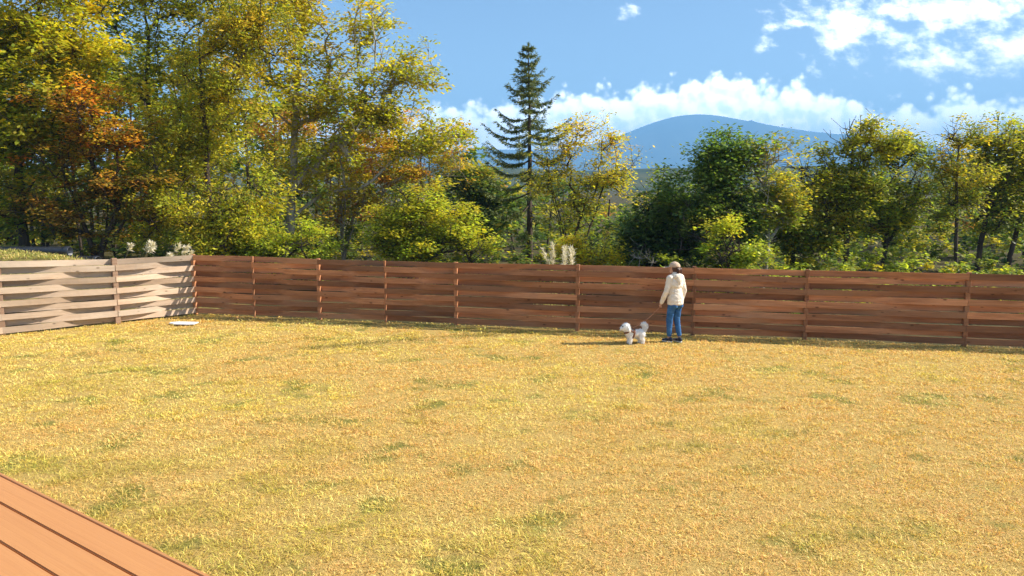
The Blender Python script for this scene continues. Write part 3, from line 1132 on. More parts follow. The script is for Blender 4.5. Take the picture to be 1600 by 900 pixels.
tree(BT, 'leafy tree just outside the right edge of the picture', 'tree', 1720, 29,
     [(1720, 230, 60, 50), (1700, 320, 70, 60), (1770, 300, 60, 70)], YG + OCHRE, OLIVE + GREEN, 9000, .13, 120, .36, seed=32)


# ------------------------------------------------------------------ fir
def fir():
    rng = np.random.default_rng(77)
    Y = 29.0
    b = P(827, 400, Y)
    base = np.array([b.x, Y, 0.0])
    H = P(826, 68, Y).z
    root = empty('fir_tree', tuple(base))
    tag(root, 'tall dark fir with drooping tiers standing alone against the clouds', 'tree')
    m = 26
    z00 = .2
    t = np.linspace(0, 1, m + 1)
    ax = np.stack([np.cumsum(rng.normal(0, .008, m + 1)), np.cumsum(rng.normal(0, .008, m + 1)), H * t], 1)
    rr = .115 * (1 - t) ** .9 + .008
    V0, F0 = tubes(ax[:-1], ax[1:], rr[:-1], rr[1:], 8)
    p0, p1, a0, a1 = [], [], [], []
    lc, la, lk = [], [], []
    z = H * z00
    while z < H - .12:
        q = (z / H - z00) / (1 - z00)
        # tiers: thin below, widest at mid height, pointed on top
        reach = 2.7 * (1 - q) ** .9 * (1 if q > .3 else .5 + 1.65 * q)
        nb = int(rng.integers(4, 7)) if q > .2 else int(rng.integers(2, 5))
        a_off = rng.uniform(0, 6.28)
        for k in range(nb):
            if rng.random() < .12:
                continue
            a = a_off + k * 6.283 / nb + rng.normal(0, .25)
            ln = reach * rng.uniform(.55, 1.15) + .1
            rise = .6 * q + rng.normal(0, .13) - .16
            dirh = np.array([math.cos(a), math.sin(a), 0])
            c0 = np.array([np.interp(z, ax[:, 2], ax[:, 0]), np.interp(z, ax[:, 2], ax[:, 1]), z])
            K = max(3, int(ln / .16))
            prev = c0
            for s in range(1, K + 1):
                u = s / K
                pt = c0 + dirh * ln * u + np.array([0, 0, ln * (rise * u - .75 * u * (1 - u) + .05 * u * u)])
                p0.append(prev)
                p1.append(pt)
                a0.append(.022 * (1 - u + 1 / K) * (ln / 1.5) + .004)
                a1.append(.022 * (1 - u) * (ln / 1.5) + .004)
                if u > .18:
                    nt = 3
                    for sd in (-1, 1):
                        for _ in range(nt):
                            side = np.array([-dirh[1], dirh[0], 0]) * sd
                            tl = (.10 + .30 * (1 - u) * min(1, ln)) * rng.uniform(.6, 1.2)
                            e = prev + (pt - prev) * rng.random()
                            d = side * .75 + dirh * .75 + np.array([0, 0, rng.normal(-.12, .16)])
                            d /= np.linalg.norm(d)
                            nn = max(2, int(tl / .028))
                            for w in range(nn):
                                lc.append(e + d * tl * (w / nn))
                                la.append(d)
                    for _ in range(5):
                        lc.append(prev + (pt - prev) * rng.random())
                        la.append(dirh + np.array([0, 0, .3]))
                prev = pt
        z += (.40 - .20 * q) * rng.uniform(.8, 1.2)
    for k in range(30):                                    # leader
        lc.append(np.array([ax[-1][0], ax[-1][1], H - .35 * rng.random()]))
        v = rng.normal(0, .4, 3)
        v[2] = 1
        la.append(v)
    V, F = tubes(np.array(p0), np.array(p1), np.array(a0), np.array(a1), 4)
    link('trunk', mesh_np('trunk', np.concatenate([V0, V]), np.concatenate([F0, F + len(V0)]), 4), M_bark, root)
    lc, la = np.repeat(np.array(lc), 2, 0), np.repeat(np.array(la), 2, 0)
    n = len(lc)
    lc = lc + rng.normal(0, .012, (n, 3))
    V, F = leaf_quads(rng, lc, .105, .3, la * 1.6, .24, .15)
    c = pick(rng, [((.065, .085, .022), 3), ((.095, .11, .026), 2), ((.13, .13, .03), 1)], n) * rng.uniform(.8, 1.25, (n, 1))
    link('crown', mesh_np('crown', V, F, 4, np.repeat(c, 4, 0)), M_needle, root)


fir()


# ------------------------------------------------------------------ wood and undergrowth behind
def leaf_mass(name, label, cat, blobs, pal, leaf, dens, seed, trunks=False, up=.5):
    rng = np.random.default_rng(seed)
    Vs, Fs, Cs, off = [], [], [], 0
    tp0, tp1, tr = [], [], []
    for (x, y, z, rx, ry, rz) in blobs:
        n = int(dens * (rx * rz + rx * ry))
        d = rng.normal(0, 1, (n, 3))
        d /= np.linalg.norm(d, axis=1, keepdims=True)
        # clumps on the shell of each blob
        ncl = max(6, int(n / 45))
        cd = rng.normal(0, 1, (ncl, 3))
        cd /= np.linalg.norm(cd, axis=1, keepdims=True)
        rad = rng.uniform(.62, 1.08, ncl)
        ci = rng.integers(0, ncl, n)
        pos = cd[ci] * rad[ci][:, None] + rng.normal(0, .12, (n, 3)) * np.array([1, 1, .7])
        c = np.array([x, y, z]) + pos * np.array([rx, ry, rz])
        c = c[c[:, 2] > .05]
        ci = ci[:len(c)]
        V, F = leaf_quads(rng, c, leaf, up, None, .6)
        cc = pick(rng, pal, ncl)
        tone = cc[ci[:len(c)]] * rng.uniform(.75, 1.25, (len(c), 1))
        Vs.append(V)
        Fs.append(F + off)
        Cs.append(np.repeat(tone, 4, 0))
        off += len(V)
        if trunks:
            tp0.append((x, y, 0))
            tp1.append((x + rng.normal(0, .2), y, z + rz * .4))
            tr.append(.05 + .03 * rng.random())
    me_ = mesh_np(name, np.concatenate(Vs), np.concatenate(Fs), 4, np.concatenate(Cs))
    o = link(name, me_, M_leaf)
    if trunks:
        tr = np.array(tr)
        V, F = tubes(np.array(tp0), np.array(tp1), tr, tr * .5, 6)
        t = link('trunks', mesh_np('trunks', V, F, 4, smooth=True), M_bark, o)
        tag(t, kind='stuff')
    tag(o, label, cat, kind='stuff')
    return o


def woodland():
    rng = np.random.default_rng(3)
    line = [(-900, 40), (-300, 20), (0, 20), (250, 60), (450, 130), (640, 175), (720, 235), (770, 265), (830, 272), (1010, 276), (1080, 285), (1130, 270), (1290, 258), (1450, 245), (1700, 240), (2100, 230), (2600, 240)]
    lx, ly = [a for a, _ in line], [b for _, b in line]
    bl = []
    for Y, n in ((34, 34), (41, 34), (50, 36)):
        for k in range(n):
            px = -700 + 3100 * (k + rng.uniform(0, 1)) / n
            topz = P(px, np.interp(px, lx, ly) + rng.uniform(-6, 26), Y).z
            x = P(px, 300, Y).x
            rx = rng.uniform(1.6, 2.6) * Y / 40
            rz = min(topz * .5, rng.uniform(1.5, 2.4))
            zz = topz - rz
            bl.append((x, Y + rng.uniform(-2.5, 2.5), zz, rx, rx * .8, rz))
            while zz > rz * 1.2:
                zz -= rz * 1.25
                bl.append((x + rng.normal(0, .8), Y + rng.uniform(-2, 2), max(zz, .8), rx * 1.05, rx * .8, rz))
    leaf_mass('woodland', 'mixed autumn woodland closing off the view behind the trees', 'woodland', bl,
              OLIVE + GREEN + DARK + [((.30, .24, .03), 2), ((.28, .15, .03), 1)], .31, 66, 8, trunks=True)


woodland()


def undergrowth():
    rng = np.random.default_rng(41)
    bl, bl2, bl3 = [], [], []
    for k in range(46):                                    # behind the right half: fresh
        px = 960 + 900 * (k + rng.random()) / 46
        fy = np.interp(px, [300, 1600, 2000], [20.0, 15.4, 14.5])
        Y = fy + rng.uniform(2.2, 7.5)
        top = rng.uniform(1.05, 1.55) if px > 1190 else rng.uniform(1.1, 1.6)
        r = rng.uniform(.5, .9)
        bl.append((P(px, 400, Y).x, Y, top * .5, r, r * .8, top * .5))
    for k in range(44):                                    # farther in, darker
        px = 940 + 950 * (k + rng.random()) / 44
        Y = rng.uniform(26, 32)
        top = rng.uniform(1.8, 2.9)
        r = rng.uniform(.9, 1.4)
        bl3.append((P(px, 400, Y).x, Y, top * .5, r, r * .8, top * .5))
    for k in range(40):                                    # behind the left half
        px = 200 + 790 * (k + rng.random()) / 40
        Y = 21.5 + rng.uniform(1.5, 9)
        top = rng.uniform(1.3, 2.0)
        r = rng.uniform(.6, 1.0)
        bl2.append((P(px, 400, Y).x, Y, top * .5, r, r * .8, top * .5))
    leaf_mass('undergrowth', 'low yellow-green undergrowth behind the right part of the back fence', 'undergrowth', bl, GREEN + GREEN + OLIVE + FRESH, .115, 560, 42, up=.55)
    leaf_mass('undergrowth', 'darker thicket between the trunks deeper in the right part of the wood', 'undergrowth', bl3, GREEN + DARK + OLIVE, .19, 130, 44, up=.5)
    leaf_mass('undergrowth', 'low shaded undergrowth behind the left part of the back fence', 'undergrowth', bl2, GREEN + OLIVE + DARK, .14, 420, 43, up=.55)


undergrowth()

tree('bare_sapling', 'thin leafless sapling sticking up above the fence left of the cap', 'sapling', 997, 20.5,
     [(995, 385, 14, 16), (1000, 402, 18, 10)], None, None, 0, .1, 16, .18, bark=M_bark_pale, seed=51, tip=.003, rscale=.7)
tree('bare_sapling', 'low spray of bare pale twigs right of the leafless sapling', 'sapling', 1022, 20.2,
     [(1015, 405, 22, 9)], None, None, 0, .1, 14, .16, bark=M_bark_pale, seed=52, tip=.003, rscale=.7, stems=3, fork=.5)

def pipe(px0, px1, Y, r, label, mat):
    a, b = P(px0, 385, Y + .25), P(px1, 385, Y)
    z = (bank_z_at(a.x, a.y) + bank_z_at(b.x, b.y)) / 2 + r * .75
    Lp = (Vector((b.x, b.y, 0)) - Vector((a.x, a.y, 0))).length
    root = empty('drain_pipe', (a.x, a.y, z), math.atan2(b.y - a.y, b.x - a.x))
    tag(root, label, 'pipe', 'dark pipes on the bank')

    def ring_mesh(name, xs, rs, inner):
        bm = bmesh.new()
        k = 20
        rings = []
        for x, rr in zip(xs, rs):
            rings.append([bm.verts.new((x, rr * math.cos(q * 2 * math.pi / k), rr * math.sin(q * 2 * math.pi / k))) for q in range(k)])
        for A, B in zip(rings, rings[1:]):
            for q in range(k):
                bm.faces.new((A[q], A[(q + 1) % k], B[(q + 1) % k], B[q]))
        bmesh.ops.recalc_face_normals(bm, faces=bm.faces)
        return mesh_bm(name, bm, True)
    xs, rs, x = [], [], 0.0
    while x < Lp - .04:
        xs += [x, x + .03]
        rs += [r, r * .97]
        x += .045
    xs += [Lp, Lp, Lp - .3, Lp - .3]
    rs += [r, r * .88, r * .86, .001]
    link('barrel', ring_mesh('barrel', xs, rs, 0), mat, root)
    link('collar', ring_mesh('collar', [Lp - .16, Lp - .15, Lp - .02, Lp - .005], [r * 1.0, r * 1.08, r * 1.1, r * 1.02], 0), mat, root)


M_pipe = plain('black_plastic', (.028, .032, .042), .32, .5, .3, 5)
pipe(-160, 109, 20.4, .125, 'dark blue-black plastic pipe lying on the grassy bank at the left edge', M_pipe)
pipe(111, 152, 20.3, .115, 'short dark pipe section with open end on the bank', M_pipe)
pipe(158, 244, 20.8, .10, 'dark pipe half hidden by pale dry grass on the bank', M_pipe)


def silver_grass(label, base, n, hgt, spread, seed, lean_x=.1, plume_len=.34):
    rng = np.random.default_rng(seed)
    root = empty('silver_grass', tuple(base))
    tag(root, label, 'grass')
    for k in range(n):
        a = rng.uniform(0, 6.28)
        h = hgt * rng.uniform(.82, 1.05)
        b0 = np.array([math.cos(a), math.sin(a), 0]) * spread * .3 * rng.random()
        ln = np.array([rng.normal(lean_x, .13), rng.normal(0, .13), 0])
        t = np.linspace(0, 1, 7)[:, None]
        pts = b0 + np.array([0, 0, h]) * t + ln * h * t ** 2
        rr = np.linspace(.006, .003, 7)
        V, F = tubes(pts[:-1], pts[1:], rr[:-1], rr[1:], 5)
        link('stem', mesh_np('stem', V, F, 4), M_stem, root)
        # the feathery plume round the upper part of the stem
        m = 120
        u = rng.random(m)
        pl = plume_len * rng.uniform(.8, 1.2)
        d = pts[-1] - pts[-2]
        d /= np.linalg.norm(d)
        c = pts[-1] + d * pl * (u[:, None] - .75)
        w = np.sin(np.pi * np.clip(u * .92 + .06, 0, 1))[:, None]
        rad = rng.normal(0, 1, (m, 3)) * .015 * w
        ax = np.tile(d, (m, 1)) * 1.4 + rad * 10
        Vq, Fq = leaf_quads(rng, c + rad, .10, .1, ax, .16, .1)
        cc = np.array([.84, .75, .60]) * rng.uniform(.8, 1.1, (m, 1))
        link('plume', mesh_np('plume', Vq, Fq, 4, np.repeat(cc, 4, 0)), M_plume, root)
    nb = n * 6
    zz = np.zeros(nb)
    cols = pick(rng, [((.36, .30, .09), 2), ((.20, .21, .05), 2)], nb) / 1.4
    V, F, C = blades(rng, rng.normal(0, spread * .3, nb), rng.normal(0, spread * .3, nb), zz, np.full(nb, hgt * .6), cols, 3, .03, (.1, .75), wid=.018)
    o = link('leaves', mesh_np('leaves', V, F, 4, C), M_grass, root)
    tag(o, kind='stuff')


M_stem = plain('dry_stem', (.42, .33, .16))
q = P(882, 400, 18.6)
silver_grass('clump of white feathery silver grass plumes rising above the back fence', (q.x, 18.6, 0), 8, P(880, 388, 18.6).z, .9, 61, .06, .40)
q = P(215, 395, 20.2)
silver_grass('low pale silver grass bending over the bank near the fence corner', (q.x, 20.2, bank_z_at(q.x, 20.2)), 6, P(215, 383, 20.2).z - bank_z_at(q.x, 20.2), 1.6, 62, .4, .22)
q = P(257, 395, 20.8)
silver_grass('tuft of bleached dry grass just left of the fence corner', (q.x, 20.8, bank_z_at(q.x, 20.8)), 5, P(257, 388, 20.8).z - bank_z_at(q.x, 20.8), 1.4, 63, .4, .2)


# ------------------------------------------------------------------ white board on the grass
def white_board():
    c = G(286, 508)
    bm = bmesh.new()
    prof = [(-.30, -.06), (-.17, -.06), (-.17, -.13), (.16, -.15), (.31, -.10), (.31, .12), (-.17, .14), (-.30, .06)]
    lo = [bm.verts.new((x, y, 0)) for x, y in prof]
    hi = [bm.verts.new((x, y, .02)) for x, y in prof]
    bm.faces.new(hi)
    bm.faces.new(lo[::-1])
    for i in range(len(prof)):
        bm.faces.new((lo[i], lo[(i + 1) % 8], hi[(i + 1) % 8], hi[i]))
    bmesh.ops.recalc_face_normals(bm, faces=bm.faces)
    bmesh.ops.bevel(bm, geom=list(bm.edges), offset=.004, segments=1, affect='EDGES')
    o = link('white_board', mesh_bm('white_board', bm), plain('white_plastic', (.80, .80, .79), .4, .4, .04), None, (c.x, c.y, .035), (R(2), 0, R(-6)))
    tag(o, 'flat white board lying on the grass near the fence corner', 'board')


white_board()


# ------------------------------------------------------------------ figures
def capsule(bm, p0, p1, r0, r1, flat=None, k=14):
    """tapered limb with round ends; flat = (axis vector, factor) squashes it"""
    p0, p1 = Vector(p0), Vector(p1)
    d = (p1 - p0)
    ln = d.length
    d.normalize()
    u = d.orthogonal().normalized()
    w = d.cross(u)
    rings = []
    for i in range(1, 5):
        t = math.pi / 2 * i / 5
        rings.append((p0 - d * r0 * math.cos(t), r0 * math.sin(t)))
    n = max(2, int(ln / .04))
    for i in range(n + 1):
        s = i / n
        rings.append((p0 + d * ln * s, r0 + (r1 - r0) * s))
    for i in range(4, 0, -1):
        t = math.pi / 2 * i / 5
        rings.append((p1 + d * r1 * math.cos(t), r1 * math.sin(t)))
    vs = []
    for c, r in rings:
        vs.append([bm.verts.new(c + (u * math.cos(a * 2 * math.pi / k) + w * math.sin(a * 2 * math.pi / k)) * r) for a in range(k)])
    new = [v for ring in vs for v in ring]
    for A, B in zip(vs, vs[1:]):
        for a in range(k):
            bm.faces.new((A[a], A[(a + 1) % k], B[(a + 1) % k], B[a]))
    bm.faces.new(vs[0][::-1])
    bm.faces.new(vs[-1])
    if flat:
        ax, f = Vector(flat[0]).normalized(), flat[1]
        mid = (p0 + p1) / 2
        for v in new:
            q_ = (v.co - mid).dot(ax)
            v.co -= ax * q_ * (1 - f)


def ell(bm, c, r, rot=None):
    m = Matrix.Translation(c) @ (rot.to_matrix().to_4x4() if rot else Matrix.Identity(4)) @ Matrix.Diagonal((*r, 1))
    bmesh.ops.create_icosphere(bm, subdivisions=3, radius=1.0, matrix=m)


def fuse(name, bm, voxel, smooth=6):
    """all shapes grown together into one continuous skin"""
    bmesh.ops.recalc_face_normals(bm, faces=bm.faces)
    me_ = mesh_bm(name, bm)
    o = bpy.data.objects.new('tmp', me_)
    col.objects.link(o)
    r_ = o.modifiers.new('r', 'REMESH')
    r_.mode = 'VOXEL'
    r_.voxel_size = voxel
    r_.use_smooth_shade = True
    s_ = o.modifiers.new('s', 'SMOOTH')
    s_.factor = .5
    s_.iterations = smooth
    dg = bpy.context.evaluated_depsgraph_get()
    out = bpy.data.meshes.new_from_object(o.evaluated_get(dg))
    bpy.data.objects.remove(o)
    bpy.data.meshes.remove(me_)
    out.materials.clear()
    for p in out.polygons:
        p.use_smooth = True
    return out


def crease(me_, amp, sx, sz, seed):
    """folds that run across the limbs"""
    c = np.array([v.co for v in me_.vertices])
    nr = np.array([v.normal for v in me_.vertices])
    u = vnoise((c[:, 0] + c[:, 1]) / sx + 40, (c[:, 2] + .5 * c[:, 0]) / sz + 40, seed, 1.0, 2)
    c = c + nr * ((np.abs(u - .5) * 2 - .4) * -amp)[:, None]
    me_.vertices.foreach_set('co', c.astype(np.float32).ravel())
    me_.update()
    return me_


def fabric(name, c1, c2, scale, bmp, weave=True):
    m, t, b = material(name, .9, .15)
    tc = t.n('ShaderNodeTexCoord')
    f = t.noise(tc.outputs['Object'], scale, 4, .55, .8)
    t.put(b.inputs['Base Color'], t.ramp(f, [(.3, c1), (.7, c2)]))
    b.inputs['Sheen Weight'].default_value = .2
    bump(t, b, f, bmp, .03)
    return m


def person():
    foot = G(1053, 534.5)
    top = P(1049, 409, foot.y).z
    sc_ = top / 1.635
    root = empty('person', (foot.x, foot.y, 0), R(34))
    root.scale = (sc_, sc_, sc_)
    tag(root, 'person in cream hoodie, blue jeans and beige cap seen from behind, holding a dog leash', 'person')
    skin = plain('skin', (.55, .30, .20), .55, .35, .06)
    # local frame: +Y is where the person faces, +X the person's right hand side
    shL, shR = Vector((-.165, .0, 1.30)), Vector((.165, .0, 1.30))
    elL, elR = Vector((-.225, .02, 1.05)), Vector((.22, -.03, 1.04))
    wrL, wrR = Vector((-.225, .15, .81)), Vector((.215, .05, .80))
    hipL, hipR = Vector((-.085, .0, .84)), Vector((.085, .0, .84))
    knL, knR = Vector((-.085, .055, .47)), Vector((.08, .02, .47))
    anL, anR = Vector((-.085, .05, .085)), Vector((.08, -.06, .085))
    bm = bmesh.new()
    ell(bm, (0, .0, .90), (.12, .085, .10))
    capsule(bm, (0, 0, .92), (0, .0, 1.22), .12, .14, ((0, 1, 0), .72))
    capsule(bm, shL * .9 + Vector((0, 0, .13)), shR * .9 + Vector((0, 0, .13)), .06, .06)
    capsule(bm, (0, -.005, 1.28), (0, .015, 1.44), .06, .052)
    # head: skull, jaw, nose, ears, lips
    hc = Vector((0, .035, 1.505))
    before = set(bm.verts)
    turn = Matrix.Rotation(R(40), 3, 'Z')

    def turned(b_, skip=()):
        vs = [v for v in b_.verts if v.co.z > 1.4 or not skip]
        bmesh.ops.rotate(b_, cent=(0, .01, 0), matrix=turn, verts=vs)
    ell(bm, hc, (.073, .092, .098))
    ell(bm, hc + Vector((0, .035, -.055)), (.05, .055, .055))
    ell(bm, hc + Vector((0, .096, -.015)), (.011, .016, .02))
    ell(bm, hc + Vector((0, .088, -.055)), (.02, .008, .007))
    for sx in (-1, 1):
        ell(bm, hc + Vector((sx * .075, -.01, -.012)), (.008, .018, .028))
        ell(bm, hc + Vector((sx * .032, .082, .018)), (.018, .012, .008))
    turned(bm, before)
    for a, b_, c in ((shL, elL, wrL), (shR, elR, wrR)):
        capsule(bm, a, b_, .045, .036)
        capsule(bm, b_, c, .036, .024)
    for a, b_, c in ((hipL, knL, anL), (hipR, knR, anR)):
        capsule(bm, a, b_, .07, .048)
        capsule(bm, b_, c, .050, .032)
        capsule(bm, c + Vector((0, -.03, -.045)), c + Vector((0, .12, -.055)), .032, .026)
    # hands: palm, four unequal bent fingers, thumb
    grip = None
    for w_, el_, side in ((wrL, elL, -1), (wrR, elR, 1)):
        d = (w_ - el_).normalized()
        pc = w_ + d * .045
        inn = Vector((-side, 0, 0))                       # palm faces the thigh
        fw = d.cross(inn).normalized()
        if fw.y < 0:
            fw = -fw
        capsule(bm, w_, w_ + d * .075, .022, .03, (inn, .55))
        for fi, (o_, l_) in enumerate(((.024, .066), (.008, .074), (-.008, .068), (-.023, .054))):
            b0 = w_ + d * .085 + fw * o_
            curl = 1.25 if side < 0 else .5
            d1 = (d * math.cos(curl * .45) + inn * math.sin(curl * .45)).normalized()
            d2 = (d * math.cos(curl * 1.2) + inn * math.sin(curl * 1.2)).normalized()
            d3 = (d * math.cos(curl * 1.9) + inn * math.sin(curl * 1.9)).normalized()
            k1 = b0 + d1 * l_ * .42
            k2 = k1 + d2 * l_ * .33
            k3 = k2 + d3 * l_ * .25
            capsule(bm, b0, k1, .0085, .008, k=8)
            capsule(bm, k1, k2, .008, .0075, k=8)
            capsule(bm, k2, k3, .0075, .0065, k=8)
        tb = w_ + d * .035 + fw * .022
        t1 = tb + (d * .5 + fw * .75 + inn * .35).normalized() * .034
        t2 = t1 + (d * .75 + fw * .2 + inn * .7).normalized() * .028
        capsule(bm, tb, t1, .011, .0095, k=8)
        capsule(bm, t1, t2, .0095, .008, k=8)
        if side < 0:
            grip = w_ + d * .098 + inn * .018
    link('body', fuse('body', bm, .0065, 3), skin, root)
    eyem = plain('eye', (.02, .015, .012), .15, .5, 0)
    for sx in (-1, 1):
        bm = bmesh.new()
        ell(bm, hc + Vector((sx * .032, .0855, .012)), (.012, .007, .006))
        turned(bm)
        link('eye', mesh_bm('eye', bm, True), eyem, root)
    # hoodie
    bm = bmesh.new()
    ell(bm, (0, -.005, 1.19), (.168, .125, .165))
    ell(bm, (0, .0, 1.02), (.155, .125, .18))
    capsule(bm, (0, -.01, .90), (0, 0, 1.0), .155, .15, ((0, 1, 0), .84))
    capsule(bm, (0, -.012, .85), (0, -.01, .92), .155, .155, ((0, 1, 0), .92))
    capsule(bm, (-.155, 0, 1.315), (.155, 0, 1.315), .066, .066)
    capsule(bm, (0, -.01, 1.30), (0, .0, 1.385), .085, .07)
    for v in bm.verts:
        v.co.x *= 1 + .17 * max(0.0, min(1.0, (1.0 - v.co.z) / .15))
        if v.co.z < .79:
            v.co.z = .79 + (v.co.z - .79) * .02
    for a, b_, c in ((shL, elL, wrL), (shR, elR, wrR)):
        capsule(bm, a, b_, .062, .05)
        capsule(bm, b_, c + (b_ - c) * .09, .051, .042)
        capsule(bm, c + (b_ - c) * .09, c + (b_ - c) * .02, .037, .036)
    hood = fuse('hoodie', bm, .011, 4)
    M_hood = fabric('cream_fleece', L(226, 212, 192), L(240, 228, 210), 9, .9)
    ho = link('hoodie', crease(hood, .016, .09, .05, 3), M_hood, root)
    bm = bmesh.new()
    ell(bm, (0, -.085, 1.345), (.12, .06, .065), Euler((R(-20), 0, 0)))
    ell(bm, (0, -.118, 1.295), (.085, .034, .075), Euler((R(-14), 0, 0)))
    ell(bm, (0, -.13, 1.235), (.035, .022, .05), Euler((R(-10), 0, 0)))
    capsule(bm, (-.09, -.03, 1.375), (-.045, .085, 1.35), .036, .03)
    capsule(bm, (.09, -.03, 1.375), (.045, .085, 1.35), .036, .03)
    link('hood', fuse('hood', bm, .010, 10), M_hood, ho)
    bm = bmesh.new()
    capsule(bm, (0, -.012, .80), (0, -.012, .81), .152, .152, ((0, 1, 0), .95), 24)
    for v in bm.verts:
        v.co.x *= 1.18
        v.co.z = .805 + max(-.035, min(.035, v.co.z - .805))
    link('hem_band', fuse('hem_band', bm, .012, 3), M_hood, ho)
    # jeans
    bm = bmesh.new()
    ell(bm, (0, -.008, .83), (.142, .112, .12))
    ell(bm, (-.07, -.045, .775), (.085, .082, .095))
    ell(bm, (.07, -.045, .775), (.085, .082, .095))
    for a, b_, c in ((hipL, knL, anL), (hipR, knR, anR)):
        capsule(bm, a + Vector((0, -.01, -.03)), b_, .086, .064)
        capsule(bm, b_, c + Vector((0, 0, .07)), .066, .049)
    m, t, b = material('denim', .85, .15)
    tc = t.n('ShaderNodeTexCoord')
    f = t.noise(tc.outputs['Object'], 7, 5, .6, 1.0)
    g = t.noise(tc.outputs['Object'], 260, 2, .5)
    c = t.ramp(t.m('ADD', t.m('MULTIPLY', f, .8), t.m('MULTIPLY', g, .2)), [(.3, (.022, .075, .19)), (.55, (.045, .14, .32)), (.75, (.12, .25, .44))])
    t.put(b.inputs['Base Color'], c)
    bump(t, b, f, .8, .03)
    jn = link('jeans', crease(fuse('jeans', bm, .010, 4), .012, .07, .045, 5), m, root)
    for sx in (-1, 1):                                    # back pockets
        bm = bmesh.new()
        ell(bm, (sx * .075, -.122, .755), (.04, .012, .042))
        link('pocket', fuse('pocket', bm, .006, 2), m, jn)
    # shoes
    shoe_m = fabric('navy_canvas', (.012, .016, .03), (.03, .036, .055), 20, .2)
    sole_m = plain('white_rubber', (.72, .72, .70), .5, .3, .05)
    for c, yaw in ((anL, 12), (anR, -8)):
        rz = Euler((0, 0, R(yaw)))
        bm = bmesh.new()
        for (p, r_) in (((0, -.035, .055), (.042, .05, .048)), ((0, .05, .045), (.045, .08, .036)), ((0, .12, .038), (.042, .055, .028)), ((0, -.02, .085), (.037, .042, .03))):
            ell(bm, p, r_)
        so = link('shoe', fuse('shoe', bm, .008, 3), shoe_m, root, (c.x, c.y, 0), rz)
        bm = bmesh.new()
        capsule(bm, (0, -.04, .014), (0, .13, .014), .042, .043, ((0, 0, 1), .36), 20)
        link('sole', fuse('sole', bm, .007, 2), sole_m, so)
        bm = bmesh.new()
        for k in range(4):
            capsule(bm, (-.022, .025 + k * .02, .082 - k * .007), (.022, .03 + k * .02, .082 - k * .007), .0035, .0035, k=6)
        link('laces', fuse('laces', bm, .003, 1), sole_m, so)
    # hair and cap
    bm = bmesh.new()
    ell(bm, hc + Vector((0, -.022, .0)), (.087, .092, .098))
    capsule(bm, (-.05, -.05, 1.47), (-.055, -.045, 1.375), .04, .026)
    capsule(bm, (.05, -.05, 1.47), (.05, -.06, 1.37), .042, .026)
    capsule(bm, (0, -.075, 1.48), (.01, -.105, 1.35), .05, .028)
    hm, t, b = material('brown_hair', .5, .4)
    tc = t.n('ShaderNodeTexCoord')
    f = t.noise(t.vm('MULTIPLY', tc.outputs['Object'], (90, 90, 6)), 1.0, 4, .6)
    t.put(b.inputs['Base Color'], t.ramp(f, [(.3, (.018, .008, .005)), (.7, (.13, .045, .02))]))
    bump(t, b, f, .8, .01)
    turned(bm)
    link('hair', fuse('hair', bm, .008, 3), hm, root)
    cap_m = fabric('beige_twill', L(186, 156, 130), L(205, 178, 152), 60, .15)
    bm = bmesh.new()
    ell(bm, hc + Vector((0, -.008, .028)), (.1, .116, .105))
    for v in bm.verts:
        if v.co.z < 1.535:
            v.co.z = 1.535 - (1.535 - v.co.z) * .12
    turned(bm)
    cp = link('cap', fuse('cap', bm, .008, 2), cap_m, root)
    bm = bmesh.new()
    capsule(bm, hc + Vector((0, .08, .028)), hc + Vector((0, .165, .012)), .078, .062, ((0, .15, 1), .13), 20)
    turned(bm)
    link('brim', fuse('brim', bm, .005, 2), cap_m, cp)
    bm = bmesh.new()
    ell(bm, hc + Vector((0, -.008, .134)), (.011, .011, .006))
    turned(bm)
    link('button', mesh_bm('button', bm, True), cap_m, cp)
    bpy.context.view_layer.update()
    return root.matrix_world @ grip


GRIP = person()


